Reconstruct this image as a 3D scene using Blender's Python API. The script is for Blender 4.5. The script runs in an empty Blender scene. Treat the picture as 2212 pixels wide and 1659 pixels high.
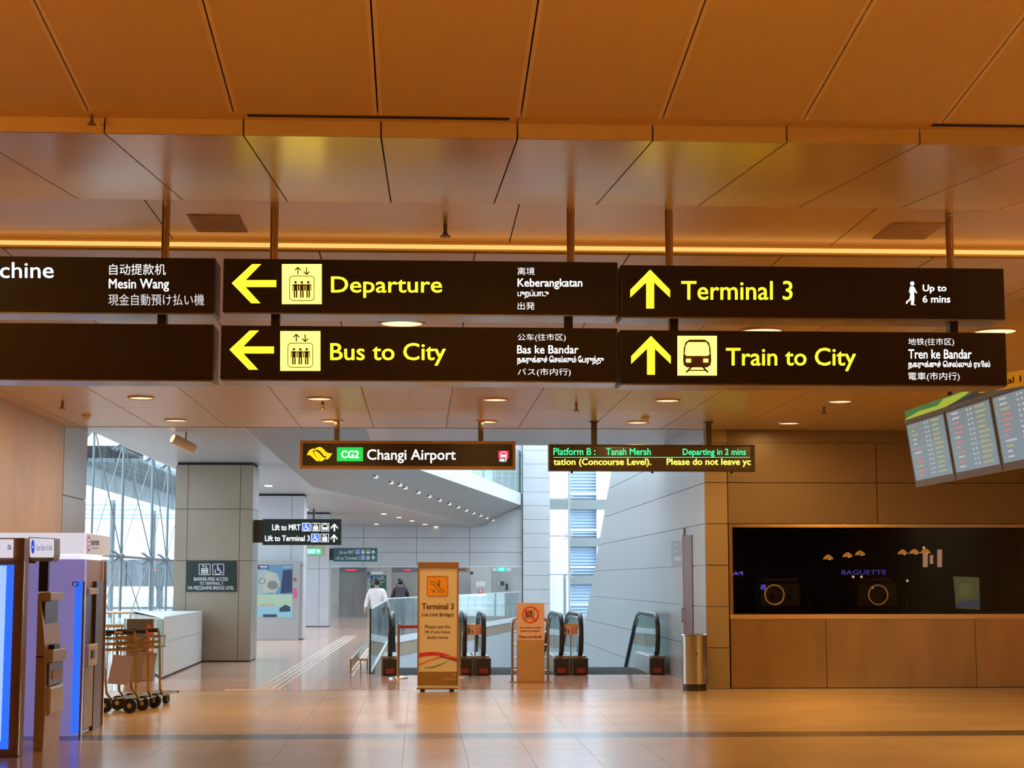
import bpy, math, random
from mathutils import Vector, Matrix
random.seed(7)
# ---------------------------------------------------------------- camera, world, light, exposure
sc = bpy.context.scene
COL = sc.collection
FPX, CX, CY = 3650.0, 1106.0, 829.5
CAM = Vector((0, 0, 1.65))
_yd = Vector((909 - CX, CY - 1253, -FPX)).normalized()
_u = Vector((.0057, 1, 0)); _zd = (_u - _yd * _u.dot(_yd)).normalized()
_xd = _yd.cross(_zd)
RW = Matrix((_xd, _yd, _zd))
cd = bpy.data.cameras.new('camera'); cam = bpy.data.objects.new('camera', cd); COL.objects.link(cam)
cd.sensor_width = 36; cd.lens = FPX / 2212 * 36; cd.clip_end = 500
cam.matrix_world = Matrix.Translation(CAM) @ RW.to_4x4(); sc.camera = cam
w = bpy.data.worlds.new('sky'); sc.world = w; w.use_nodes = True
w.node_tree.nodes['Background'].inputs[0].default_value = (.80, .91, 1, 1)
w.node_tree.nodes['Background'].inputs[1].default_value = 3.4
sc.view_settings.view_transform = 'Standard'; sc.view_settings.look = 'None'
sc.view_settings.exposure = 0; sc.view_settings.gamma = 1; sc.view_settings.use_curve_mapping = False
sc.cycles.use_denoising = True; sc.cycles.max_bounces = 7; sc.cycles.diffuse_bounces = 4
sc.cycles.glossy_bounces = 4; sc.cycles.transparent_max_bounces = 16; sc.cycles.transmission_bounces = 4
sc.cycles.sample_clamp_indirect = 6; sc.cycles.caustics_reflective = False; sc.cycles.caustics_refractive = False
WARM = (1, .55, .15)
def area(name, loc, size, energy, color=WARM, rot=(0, 0, 0), sy=None, portal=False, disk=False, spread=math.pi):
    l = bpy.data.lights.new(name, 'AREA'); l.energy = energy; l.color = color; l.size = size
    l.shape = 'DISK' if disk else ('RECTANGLE' if sy else 'SQUARE')
    if sy: l.size_y = sy
    l.spread = spread
    l.cycles.is_portal = portal
    o = bpy.data.objects.new(name, l); o.location = loc; o.rotation_euler = rot; COL.objects.link(o); return o
R90 = math.pi / 2
# added warm fill lamps, out of view behind and above the camera
for X_ in (-3.4, 1.0, 5.4):
    for Y_ in (-7.0, -1.5, 3.6):
        area('hall_ceiling_light', (X_, Y_, 4.30), 1.5, 960, sy=1.5)
area('hall_side_light', (8.8, 15.0, 3.6), 1.0, 400, sy=4.0)  # added side lamp out of view, fills the hall
for X_, Y_ in ((-4.6, 5.2), (.8, 3.2), (7.0, 6.0)):
    area('hall_uplighter', (X_, Y_, 2.9),   .8, 150, rot=(math.pi, 0, 0), sy=.8)  # added lamps out of view, aimed up to brighten the ceiling
# daylight portals: glazed left front, roof light, end window
for Y_ in (48, 56, 64, 72):
    area('corridor_ceiling_light', (-1.6 + (Y_ - 48) * .06, Y_, 4.02), .5, 55, color=(.95, .97, 1), sy=.5)
area('daylight_portal', (-7.45, 52, 4.5), 9, 1, rot=(0, -R90, 0), sy=50, portal=True)
area('daylight_portal', (3.5, 54, 11.0), 12, 1, sy=46, portal=True)
area('daylight_portal', (7.6, 78.6, 4.5), 3.6, 1, rot=(-R90, 0, 0), sy=9, portal=True)

# ---------------------------------------------------------------- pixel rays -> real planes
def ray(x, y): return RW @ Vector(((x - CX) / FPX, (CY - y) / FPX, -1))
def at(ax, x, y, v):
    d = ray(x, y); return CAM + d * ((v - CAM[ax]) / d[ax])
def PX(x, y, v): return at(0, x, y, v)
def PY(x, y, v): return at(1, x, y, v)
def PZ(x, y, v): return at(2, x, y, v)

# ---------------------------------------------------------------- materials
MATS = {}
def mat(name, col, rough=.5, metal=0, emit=None, es=0, noise=None, bump=0, spec=.5, coat=0, coatr=.1, stretch=(1, 1, 1), ctint=(1, 1, 1)):
    if name in MATS: return MATS[name]
    m = bpy.data.materials.new(name); m.use_nodes = True; nt = m.node_tree; b = nt.nodes['Principled BSDF']
    b.inputs['Base Color'].default_value = (*col, 1); b.inputs['Roughness'].default_value = rough
    b.inputs['Metallic'].default_value = metal; b.inputs['Specular IOR Level'].default_value = spec
    b.inputs['Coat Weight'].default_value = coat; b.inputs['Coat Roughness'].default_value = coatr
    b.inputs['Coat Tint'].default_value = (*ctint, 1)
    if emit: b.inputs['Emission Color'].default_value = (*emit, 1); b.inputs['Emission Strength'].default_value = es
    if noise or bump:
        g = nt.nodes.new('ShaderNodeNewGeometry'); mp = nt.nodes.new('ShaderNodeMapping'); mp.inputs['Scale'].default_value = stretch
        n = nt.nodes.new('ShaderNodeTexNoise'); n.inputs['Scale'].default_value = noise[0] if noise else 30; n.inputs['Detail'].default_value = 4
        nt.links.new(g.outputs['Position'], mp.inputs['Vector']); nt.links.new(mp.outputs[0], n.inputs['Vector'])
        if noise:
            a = noise[1]; r = nt.nodes.new('ShaderNodeMapRange')
            r.inputs['From Min'].default_value = .3; r.inputs['From Max'].default_value = .7
            r.inputs['To Min'].default_value = 1 - a; r.inputs['To Max'].default_value = 1 + a
            nt.links.new(n.outputs['Fac'], r.inputs['Value'])
            mx = nt.nodes.new('ShaderNodeVectorMath'); mx.operation = 'SCALE'; mx.inputs[0].default_value = col
            nt.links.new(r.outputs[0], mx.inputs['Scale']); nt.links.new(mx.outputs[0], b.inputs['Base Color'])
            if a < .03: nt.links.new(mx.outputs[0], b.inputs['Base Color'])
            r2 = nt.nodes.new('ShaderNodeMapRange'); r2.inputs['To Min'].default_value = max(.02, rough * .85); r2.inputs['To Max'].default_value = rough * 1.15
            nt.links.new(n.outputs['Fac'], r2.inputs['Value'])
            if a >= .03: nt.links.new(r2.outputs[0], b.inputs['Roughness'])
        if bump:
            bp = nt.nodes.new('ShaderNodeBump'); bp.inputs['Strength'].default_value = bump; bp.inputs['Distance'].default_value = .01
            nt.links.new(n.outputs['Fac'], bp.inputs['Height']); nt.links.new(bp.outputs[0], b.inputs['Normal'])
    MATS[name] = m; return m
def glass(name, tint=(.9, .97, .96), rough=.02, base=.06):
    if name in MATS: return MATS[name]
    m = bpy.data.materials.new(name); m.use_nodes = True; nt = m.node_tree; nt.nodes.remove(nt.nodes['Principled BSDF'])
    o = nt.nodes['Material Output']; t = nt.nodes.new('ShaderNodeBsdfTransparent'); t.inputs[0].default_value = (*tint, 1)
    g = nt.nodes.new('ShaderNodeBsdfGlossy'); g.inputs['Roughness'].default_value = rough
    lw = nt.nodes.new('ShaderNodeLayerWeight'); lw.inputs[0].default_value = .5
    f = nt.nodes.new('ShaderNodeMath'); f.operation = 'POWER'; f.inputs[1].default_value = 5.0; nt.links.new(lw.outputs['Facing'], f.inputs[0])
    f2 = nt.nodes.new('ShaderNodeMath'); f2.operation = 'MULTIPLY'; f2.inputs[1].default_value = .55; nt.links.new(f.outputs[0], f2.inputs[0])
    ad = nt.nodes.new('ShaderNodeMath'); ad.operation = 'ADD'; ad.inputs[1].default_value = base; ad.use_clamp = True
    mx = nt.nodes.new('ShaderNodeMixShader')
    nt.links.new(f2.outputs[0], ad.inputs[0]); nt.links.new(ad.outputs[0], mx.inputs[0])
    nt.links.new(t.outputs[0], mx.inputs[1]); nt.links.new(g.outputs[0], mx.inputs[2]); nt.links.new(mx.outputs[0], o.inputs[0])
    MATS[name] = m; return m
M_tile = mat('warm cream stone', (.66, .50, .30), .21, noise=(.9, .07), spec=.6)
M_tile_d = mat('grey stone course', (.12, .10, .09), .22, noise=(2, .1))
M_tile_b = mat('polished pinkish stone', (.72, .46, .34), .13, noise=(1.2, .07), spec=.42)
M_joint = mat('joint', (.40, .30, .21), .8)
M_ceil = mat('painted ceiling panel', (.64, .43, .17), .42, noise=(9, .015), spec=.4)
M_ceil_s = mat('satin ceiling panel', (.78, .53, .24), .26, metal=.3, noise=(9, .012), spec=.25)
M_ceil_a = mat('pale ceiling panel', (.64, .47, .22), .30, metal=.10, noise=(9, .012), spec=.22)
M_dark = mat('dark gap', (.02, .015, .012), .8)
M_wall_w = mat('mottled warm marble', (.52, .39, .22), .35, noise=(2.2, .10), stretch=(1, 1, .6))
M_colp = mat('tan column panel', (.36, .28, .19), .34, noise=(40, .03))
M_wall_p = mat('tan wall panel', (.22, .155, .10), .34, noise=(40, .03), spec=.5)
M_wall_g = mat('pale grey metal wall panel', (.47, .50, .53), .30, metal=.25, noise=(.7, .05), stretch=(1, 1, .3))
M_wall_gl = mat('light grey wall panel', (.56, .60, .64), .42, noise=(.8, .05))
M_ceil_b = mat('grey ceiling board', (.42, .43, .45), .30, noise=(.8, .04), spec=.6)
M_soffit = mat('grey soffit slat', (.37, .375, .36), .45, noise=(.8, .04))
M_col = mat('grey brown column cladding', (.30, .26, .20), .36, noise=(1.2, .05))
M_col_g = mat('pale column cladding', (.52, .55, .60), .36, noise=(1.2, .04))
M_white = mat('white fascia', (.78, .84, .86), .4)
M_steel = mat('brushed steel', (.60, .58, .55), .26, metal=1, noise=(14, .06), stretch=(1, 1, .15))
M_steel_w = mat('brushed bronze steel', (.50, .33, .17), .24, metal=1, noise=(3, .08), stretch=(1, 1, .2))
M_chrome = mat('polished steel', (.72, .70, .68), .12, metal=1)
M_chrome_d = mat('dark bronze tube', (.48, .34, .24), .22, metal=1)
M_lift = mat('lift steel', (.42, .43, .42), .28, metal=.85, noise=(2.5, .08), stretch=(1, 1, .3))
M_lift_d = mat('lift door steel', (.34, .35, .35), .22, metal=.85, noise=(2.5, .1), stretch=(1, 1, .3))
M_sign = mat('dark brown sign face', (.028, .020, .017), .34)
M_sign_s = mat('sign side metal', (.10, .08, .07), .35, metal=.5)
M_signu = mat('sign underside', (.42, .40, .40), .25, metal=.6)
M_green = mat('dark green sign face', (.006, .022, .022), .4)
M_teal = mat('teal green sign face', (.02, .10, .12), .4)
M_wood = mat('bronze frame', (.40, .22, .08), .4, metal=.3)
M_yel = mat('lit yellow lettering', (.8, .7, .05), .5, emit=(1, .93, .03), es=1.6)
M_yelp = mat('lit yellow panel', (.8, .7, .2), .5, emit=(1, .90, .12), es=2.6)
M_wht = mat('lit white lettering', (.8, .8, .8), .5, emit=(.93, .97, 1), es=1.1)
M_wht2 = mat('dim white print', (.75, .78, .8), .5, emit=(.8, .9, 1), es=.06)
M_wht3 = mat('soft lit white print', (.75, .78, .8), .5, emit=(.85, .92, 1), es=.75)
M_blu = mat('lit blue white lettering', (.7, .8, .9), .5, emit=(.62, .83, 1), es=1.25)
M_led_g = mat('green led', (.05, .8, .4), .5, emit=(.05, 1, .42), es=1.0)
M_led_y = mat('yellow led', (.8, .8, .2), .5, emit=(1, 1, .16), es=1.05)
M_grn = mat('lit green panel', (0, .5, .1), .5, emit=(.01, .62, .08), es=1)
M_exit = mat('lit exit green', (0, .5, .3), .5, emit=(.02, .62, .32), es=1)
M_red = mat('lit pink red panel', (.7, .05, .12), .5, emit=(.8, .03, .12), es=.9)
M_bluep = mat('lit blue panel', (.05, .1, .6), .5, emit=(.07, .17, .85), es=.9)
M_bluep2 = mat('blue print', (.05, .13, .5), .5, emit=(.05, .15, .6), es=.2)
M_logo = mat('lit logo yellow', (.8, .6, .02), .5, emit=(1, .72, .01), es=.95)
M_black = mat('black rubber', (.015, .014, .014), .35)
M_blackp = mat('dark plastic', (.035, .025, .02), .35)
M_print = mat('brown print', (.22, .10, .05), .6)
M_poster = mat('cream poster', (.80, .74, .68), .5)
M_orange = mat('orange pictogram panel', (.90, .42, .05), .5)
M_tan = mat('tan board', (.50, .33, .17), .5, noise=(4, .05))
M_pink = mat('salmon notice', (.86, .58, .54), .5)
M_redp = mat('red ring print', (.80, .07, .03), .5)
M_redb = mat('red belt', (.55, .02, .03), .6)
M_sticker = mat('red sticker', (.30, .03, .02), .5)
M_glass = glass('clear glass', (.86, .95, .93), .02, .03)
M_glass_b = glass('pale green guard glass', (.72, .86, .85), .03, .16)
M_glass_w = glass('window glass', (.93, .98, 1), .02, .02)
M_glass_s = glass('dark shop glass', (.62, .60, .57), .015, .03)
M_lamp = mat('lamp glow', (1, .8, .6), .5, emit=(1, .70, .42), es=1.5)
M_lamp2 = mat('small lamp glow', (1, .8, .6), .5, emit=(1, .72, .52), es=2.0)
M_ring = mat('downlight ring', (.65, .5, .35), .3, metal=.4)
M_cove = mat('cove light strip', (1, .8, .4), .5, emit=(1, .52, .15), es=1.15)

# ---------------------------------------------------------------- mesh helpers
def wloc(o):
    v = Vector((0, 0, 0))
    while o: v = v + o.location; o = o.parent
    return v
class MB:
    def __init__(s): s.v = []; s.f = []; s.sm = False
    def add(s, vs, fs):
        n = len(s.v); s.v += [Vector(p) for p in vs]; s.f += [tuple(i + n for i in f) for f in fs]; return s
    def box(s, x0, x1, y0, y1, z0, z1):
        if x0 > x1: x0, x1 = x1, x0
        if y0 > y1: y0, y1 = y1, y0
        if z0 > z1: z0, z1 = z1, z0
        return s.add([(x0, y0, z0), (x1, y0, z0), (x1, y1, z0), (x0, y1, z0), (x0, y0, z1), (x1, y0, z1), (x1, y1, z1), (x0, y1, z1)],
                     [(0, 3, 2, 1), (4, 5, 6, 7), (0, 1, 5, 4), (1, 2, 6, 5), (2, 3, 7, 6), (3, 0, 4, 7)])
    def extr(s, pts, d):   # polygon (3d points) extruded by vector d
        n = len(pts); d = Vector(d); a = [Vector(p) for p in pts]
        return s.add(a + [p + d for p in a], [tuple(range(n))[::-1], tuple(range(n, 2 * n))] + [(i, (i + 1) % n, (i + 1) % n + n, i + n) for i in range(n)])
    def cyl(s, p0, p1, r, n=12, r2=None):
        return s.tube([p0, p1], [r, r if r2 is None else r2], n)
    def tube(s, pts, r, n=8, closed=False):
        pts = [Vector(p) for p in pts]; m = len(pts); rs = r if isinstance(r, (list, tuple)) else [r] * m
        base = len(s.v); up = None
        for i, p in enumerate(pts):
            if closed: t = (pts[(i + 1) % m] - pts[i - 1]).normalized()
            else: t = (pts[min(i + 1, m - 1)] - pts[max(i - 1, 0)]).normalized()
            if up is None:
                up = Vector((0, 0, 1)) if abs(t.z) < .9 else Vector((1, 0, 0))
            a = (up - t * up.dot(t)).normalized(); b = t.cross(a); up = a
            for k in range(n):
                th = 2 * math.pi * k / n; s.v.append(p + (a * math.cos(th) + b * math.sin(th)) * rs[i])
        for i in range(m if closed else m - 1):
            j = (i + 1) % m
            for k in range(n):
                s.f.append((base + i * n + k, base + i * n + (k + 1) % n, base + j * n + (k + 1) % n, base + j * n + k))
        if not closed:
            s.f.append(tuple(base + k for k in range(n))[::-1]); s.f.append(tuple(base + (m - 1) * n + k for k in range(n)))
        s.sm = True
        return s
    def ball(s, c, r, n=10, m=7, sc_=(1, 1, 1)):
        c = Vector(c); base = len(s.v)
        for i in range(m + 1):
            ph = math.pi * i / m
            for k in range(n):
                th = 2 * math.pi * k / n
                s.v.append(c + Vector((math.sin(ph) * math.cos(th) * r * sc_[0], math.sin(ph) * math.sin(th) * r * sc_[1], math.cos(ph) * r * sc_[2])))
        for i in range(m):
            for k in range(n): s.f.append((base + i * n + k, base + (i + 1) * n + k, base + (i + 1) * n + (k + 1) % n, base + i * n + (k + 1) % n))
        s.sm = True; return s
    def build(s, name, m, parent=None, label=None, kind=None, bevel=0, smooth=None):
        me = bpy.data.meshes.new(name); off = wloc(parent) if parent else Vector((0, 0, 0))
        me.from_pydata([p - off for p in s.v], [], s.f); me.update()
        me.materials.append(m)
        o = bpy.data.objects.new(name, me); COL.objects.link(o)
        if parent: o.parent = parent
        if label: o['label'] = label
        if kind: o['kind'] = kind
        if bevel:
            b = o.modifiers.new('bevel', 'BEVEL'); b.width = bevel; b.segments = 2; b.limit_method = 'ANGLE'; b.harden_normals = False
        if (s.sm if smooth is None else smooth):
            me.shade_smooth()
            e = o.modifiers.new('auto', 'EDGE_SPLIT'); e.split_angle = math.radians(40)
        return o
def B(*a): return MB().box(*a)
def thing(name, label, cat, loc, group=None):
    o = bpy.data.objects.new(name, None); COL.objects.link(o); o.location = loc; o.empty_display_size = .1
    o['label'] = label; o['category'] = cat
    if group: o['group'] = group
    return o
def tag(o, label, cat, group=None):
    o['label'] = label; o['category'] = cat
    if group: o['group'] = group
    return o
def struct(name, label=None, loc=(0, 0, 0)):
    o = bpy.data.objects.new(name, None); COL.objects.link(o); o.location = loc; o['kind'] = 'structure'
    if label: o['label'] = label
    return o
def st(o, label=None):
    o['kind'] = 'structure'
    if label: o['label'] = label
    return o
_cache = {}
def panel(parent, name, x0, x1, y0, y1, z0, z1, m):
    dx, dy, dz = x1 - x0, y1 - y0, z1 - z0
    k = (round(dx, 3), round(dy, 3), round(dz, 3), m.name)
    if k not in _cache:
        me = bpy.data.meshes.new(name); b = B(0, dx, 0, dy, 0, dz); me.from_pydata(b.v, [], b.f); me.materials.append(m); _cache[k] = me
    o = bpy.data.objects.new(name, _cache[k]); COL.objects.link(o); o.parent = parent
    o.location = Vector((x0, y0, z0)) - wloc(parent); return o
def dup(o, parent=None):
    c = o.copy(); COL.objects.link(c)
    if parent: c.parent = parent
    for ch in list(o.children): dup(ch, c)
    return c
def dupat(o, loc, label=None, group=None):
    c = dup(o); c.location = loc
    if label: c['label'] = label
    if group: c['group'] = group
    return c

# ---------------------------------------------------------------- flat art and lettering on real planes
class Art:
    def __init__(s, ax, v, th=.004, thick_dir=None):
        s.ax = ax; s.v = v; s.mb = MB(); s.d = Vector((0, th, 0)) if ax == 1 else Vector((-th, 0, 0))
    def p(s, x, y): return at(s.ax, x, y, s.v)
    def poly(s, pts): s.mb.extr([s.p(*q) for q in pts], s.d); return s
    def rect(s, x0, y0, x1, y1): return s.poly([(x0, y0), (x1, y0), (x1, y1), (x0, y1)])
    def line(s, pts, w):
        for (a, b) in zip(pts[:-1], pts[1:]):
            dx, dy = b[0] - a[0], b[1] - a[1]; L = math.hypot(dx, dy) or 1; nx, ny = -dy / L * w / 2, dx / L * w / 2
            s.poly([(a[0] + nx, a[1] + ny), (b[0] + nx, b[1] + ny), (b[0] - nx, b[1] - ny), (a[0] - nx, a[1] - ny)])
        return s
    def disc(s, cx, cy, r, n=14, ry=None):
        ry = ry or r
        return s.poly([(cx + r * math.cos(2 * math.pi * k / n), cy + ry * math.sin(2 * math.pi * k / n)) for k in range(n)])
    def loop(s, pts, w):   # closed outline, quads between an outer and inner copy
        n = len(pts); cx = sum(p[0] for p in pts) / n; cy = sum(p[1] for p in pts) / n
        out = []
        for i in range(n):
            a, b = pts[i - 1], pts[(i + 1) % n]; tx, ty = b[0] - a[0], b[1] - a[1]; L = math.hypot(tx, ty) or 1
            out.append((pts[i][0] + ty / L * w, pts[i][1] - tx / L * w))
        for i in range(n):
            j = (i + 1) % n; s.poly([pts[i], pts[j], out[j], out[i]])
        return s
    def ring(s, cx, cy, r, w, n=28): return s.loop([(cx + r * math.cos(2 * math.pi * k / n), cy + r * math.sin(2 * math.pi * k / n)) for k in range(n)], -w)
    def rrect(s, x0, y0, x1, y1, r, w):
        P = []
        for cx, cy, a0 in ((x1 - r, y1 - r, 0), (x0 + r, y1 - r, 90), (x0 + r, y0 + r, 180), (x1 - r, y0 + r, 270)):
            for k in range(5):
                a = math.radians(a0 + k * 22.5); P.append((cx + r * math.cos(a), cy + r * math.sin(a)))
        return s.loop(P, -w)
    def build(s, name, m, parent, label=None): return s.mb.build(name, m, parent, label)
_tc = {}
def text_mesh(t, off):
    if (t, off) in _tc: return _tc[(t, off)]
    c = bpy.data.curves.new('lettering', 'FONT'); c.body = t; c.size = 1; c.resolution_u = 3; c.offset = off
    o = bpy.data.objects.new('lettering', c); COL.objects.link(o); bpy.context.view_layer.update()
    dg = bpy.context.evaluated_depsgraph_get(); me = bpy.data.meshes.new_from_object(o.evaluated_get(dg))
    vs = [v.co.copy() for v in me.vertices]; fs = [tuple(p.vertices) for p in me.polygons]
    bpy.data.objects.remove(o); bpy.data.curves.remove(c); bpy.data.meshes.remove(me)
    x0, x1 = min(v.x for v in vs), max(v.x for v in vs); y0, y1 = min(v.y for v in vs), max(v.y for v in vs)
    r = ([((v.x - x0) / (x1 - x0), (v.y - y0) / (y1 - y0)) for v in vs], fs); _tc[(t, off)] = r; return r
def text(t, box, ax, v, m, parent, off=.012, name='lettering', mapf=None, flip=False, th=.003, clipx=None):
    vs, fs = text_mesh(t, 0.0); x0, y0, x1, y1 = box
    asc = .72 if any(ord(c) < 0x250 for c in t) else 1
    d = off * (y1 - y0) * 1.25
    f = mapf or (lambda x, y: at(ax, x, y, v))
    mb = MB()
    for dx, dy in (((-d, 0), (d, 0), (0, -d * .7), (0, d * .7)) if off > 0 else ((0, 0),)):      # heavier weight: the glyphs laid down with tiny shifts
        mb.add([f(x0 + d + a * (x1 - x0 - 2 * d) + dx, y1 - d + b * (y0 - y1 + 2 * d) + dy) for a, b in vs], fs)
    return mb.build(name, m, parent, smooth=False)

# ================================================================ SETTING
YW, ZA, ZB = 25.91, 3.97, 4.06
YE = 30.3            # edge of the escalator opening
XG = -0.886          # side guard glass
XW = 4.369           # long grey wall beside the escalators
XL = -5.42           # left wall
YF = 77.0            # far lift wall
XGL = -7.3           # glazed front
# ---- floor of the hall: slab, single tiles near, joined tiles beyond
fl = struct('floor', 'cream polished stone floor with one dark grey course')
B(-12, 14, -14, YW, -.25, -.005).build('slab', M_joint, fl)
T_ = .6; TX0 = -.16
rows_ = [(18.03 + .6 * k) for k in range(-7, 14)]
tl = MB(); tld = MB()
for r, y in enumerate(rows_):
    if y + .6 > YW: yy = YW
    else: yy = y + .6
    if yy - y < .05: continue
    near = 13.7 < y < 20.2
    for k in range(-12, 24):
        x = TX0 + k * T_
        if x < XL - .5 or x > 12: continue
        vis = near and abs(x + .3 - y * .055) < y * .325
        mm = M_tile_d if abs(y - 18.03) < .01 else M_tile
        if vis: panel(fl, 'floor_tile', x + .0013, x + T_ - .0013, y + .0013, yy - .0013, -.005, 0, mm)
        else: (tld if mm is M_tile_d else tl).box(x + .0013, x + T_ - .0013, y + .0013, yy - .0013, -.005, 0)
tl.build('tile_field', M_tile, fl, kind='stuff'); tld.build('grey_tile_course', M_tile_d, fl, kind='stuff')
B(-12, 14, -14, 13.83, -.005, 0).build('floor_field', M_tile, fl, 'plain stone floor nearest the viewer')
# ---- floor of the daylit corridor, with the void cut out
c0 = PX(840, 1297, XG); YC = c0.y
zt = PX(840, 1297, XG).z
tp = PY(1120, 1280, 74.0); XT = tp.x   # far end of the diagonal
poly = [(XGL - .3, YW), (XW, YW), (XW, YE), (XG, YE), (XG, YC), (XT, 74), (XW + 4.6, 76.2), (XW + 4.6, 78.3), (XGL - .3, 78.3)]
fb = struct('floor', 'polished pinkish stone floor of the corridor')
MB().extr([(x, y, -.5) for x, y in poly], (0, 0, .488)).build('slab', M_joint, fb)
tb = MB(); ntb = 0
def inside(x, y):
    if y < YE: return x < XW
    if x > XT + .2 and y < 76: return False
    if y < YC: return x < XG
    return x < XG + (y - YC) / (74 - YC) * (XT - XG)
y = YW
ys = []
while y < 77.6: ys.append(y); y += .73 if y < YE - .1 else 1.2
ys = [YW + 1.0975 * k / 1.0 for k in range(4)] + [YE + 1.2 * k for k in range(40)]
for i in range(len(ys) - 1):
    a, b = ys[i], ys[i + 1]; x = XGL - .3
    while x < XW + 4.6:
        w_ = .6 if a < YE - .01 else 1.2
        x2 = x + w_
        if a < YE - .01:
            x2 = min(x2, XW)
            if x2 - x > .02: tb.box(x + .002, x2 - .002, a + .002, b - .002, -.005, 0)
        elif inside(x2, a) and inside(x2, b): tb.box(x + .002, x2 - .002, a + .002, b - .002, -.005, 0)
        else:
            if inside(x + .01, a):
                if b <= YC + .7: e0 = e1 = XG
                else:
                    f_ = lambda q: XG + max(0, (q - YC)) / (74 - YC) * (XT - XG)
                    e0, e1 = f_(a), f_(b)
                if a < 74: tb.extr([(x + .002, a + .002, -.012), (min(x2, e0), a + .002, -.012), (min(x2, e1), b - .002, -.012), (x + .002, b - .002, -.012)], (0, 0, .012))
        x += w_
tb.build('tile_field', M_tile_b, fb, kind='stuff')
tn = B(-5.3, XW, YW - .02, YW + .02, -.004, .0015).build('trim_1', M_steel_w); st(tn, 'thin metal strip where the two stone floors meet')
# ---- fascia around the void and its bottom
vd = struct('wall_void', 'grey fascia panels lining the escalator opening')
MB().extr([(XG - .02, YE, -.02), (XG - .02, YC, -.02), (XG - .02, YC, -7), (XG - .02, YE, -7)], (-.2, 0, 0)).build('fascia', M_wall_gl, vd)
MB().extr([(XG - .02, YC, -.02), (XT, 74, -.02), (XT, 74, -7), (XG - .02, YC, -7)], (-.2, .05, 0)).build('fascia', M_wall_gl, vd)
B(XG, XW, YE - .2, YE - .0, -7, -.06).build('fascia', M_wall_g, vd)
B(XT, XW + 4.6, 74.0, 74.2, -7, .0).build('fascia', M_wall_gl, vd)
tr = MB(); tr.extr([(XG - .06, YE, -.12), (XG - .06, YC, -.12), (XG - .02, YC, -.12), (XG - .02, YE, -.12)], (.05, 0, .16))
tr.extr([(XG - .04, YC, -.12), (XT - .04, 74, -.12), (XT - .04, 74, .06), (XG - .04, YC, .06)], (.06, 0, 0)); tr.build('edge_trim', M_white, vd)
st(B(-3, 12, YE - .2, 80, -7.3, -7).build('floor', M_wall_g), 'grey lower level far below the escalators')
st(B(XW + 4.6, XW + 4.8, 31, 79, -7, 9).build('wall_east', M_wall_gl), 'pale outer wall beyond the escalator opening')
# ---- left wall
wl = struct('wall_left', 'mottled warm marble wall behind the cash machines')
B(XL - .3, XL - .03, -14, YW, 0, 5).build('wall_core', M_dark, wl)
for i in range(7): panel(wl, 'wall_panel', XL - .03, XL, YW - (i + 1) * 5.2 + .006, YW - i * 5.2 - .006, 0, 5, M_wall_w)
yl = PX(185, 1100, XL).y
wg = struct('wall_left', 'grey metal end panel of the marble wall')  # the wall runs on here, its grey standing for daylight
zj = PX(134.6, 1068.6, XL).z
B(XL - .3, XL - .03, YW, yl, 0, ZB).build('wall_core', M_dark, wg)
panel(wg, 'wall_panel', XL - .03, XL, YW + .03, yl, 0, zj - .006, M_wall_g)
panel(wg, 'wall_panel', XL - .03, XL, YW + .03, yl, zj + .006, ZB, M_wall_g)
# ---- shop wall on the right (with column face)
SH = [0, .62, 1.245, 1.875, 2.51, 3.145, 3.76, ZA]
xs0, xs1 = 4.369, 4.725
ws = struct('wall_right', 'tan panelled wall with a wide dark shop window')
B(xs0 + .032, xs0 + .36, YW + .03, YW + .6, 0, ZA).build('wall_core', M_dark, ws)
for a, b in zip(SH[:-2], SH[1:-1]): panel(ws, 'wall_panel', xs0, xs1 - .006, YW, YW + .03, a + .005, b - .005, M_colp)
panel(ws, 'wall_panel', xs0, xs1 - .006, YW, YW + .03, 3.765, ZA, M_colp)
B(xs1, 14, YW + .03, YW + .25, 2.46, ZA + .2).build('wall_core', M_dark, ws)
cols_ = [xs1 + .006, 7.07, 9.42, 11.77, 14]
for a, b in zip(cols_[:-1], cols_[1:]):
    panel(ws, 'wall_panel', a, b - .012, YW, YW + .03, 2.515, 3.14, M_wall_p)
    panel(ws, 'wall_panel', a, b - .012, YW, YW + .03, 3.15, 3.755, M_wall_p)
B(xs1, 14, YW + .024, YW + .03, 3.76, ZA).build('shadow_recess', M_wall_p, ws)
lw = struct('wall_right', 'brushed bronze steel cladding under the shop window')
B(xs1 + .02, 14, YW + .05, YW + .3, 0, 1.06).build('wall_core', M_dark, lw)
for a, b in ((xs1 + .02, 6.22), (6.225, 8.55), (8.555, 10.9), (10.905, 14)): panel(lw, 'steel_panel', a, b - .003, YW + .02, YW + .05, .012, 1.055, M_steel_w)
# ---- shop window
wn = struct('window_1', 'wide dark shop window with bronze frame and sill')
zs, zh = 1.125, 2.455
B(xs1 + .005, 14, YW - .04, YW + .05, zs - .07, zs).build('window_sill', mat('polished bronze', (.72, .50, .30), .3, metal=1), wn)
B(xs1 + .005, 14, YW - .02, YW + .05, zh, zh + .05).build('window_frame', M_steel_w, wn)
B(xs1 + .005, xs1 + .06, YW - .02, YW + .05, zs, zh).build('window_frame', M_steel_w, wn)
B(xs1 + .06, 6.52, YW + .02, YW + .03, zs, zh).build('pane', M_glass_s, wn)
B(6.524, 8.9, YW + .02, YW + .03, zs, zh).build('pane', M_glass_s, wn)
B(8.904, 14, YW + .02, YW + .03, zs, zh).build('pane', M_glass_s, wn)
shop = struct('wall_back', 'unlit brown back room behind the shop window')
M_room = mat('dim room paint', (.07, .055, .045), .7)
M_roomf = mat('dim room floor', (.08, .06, .05), .5)
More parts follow.
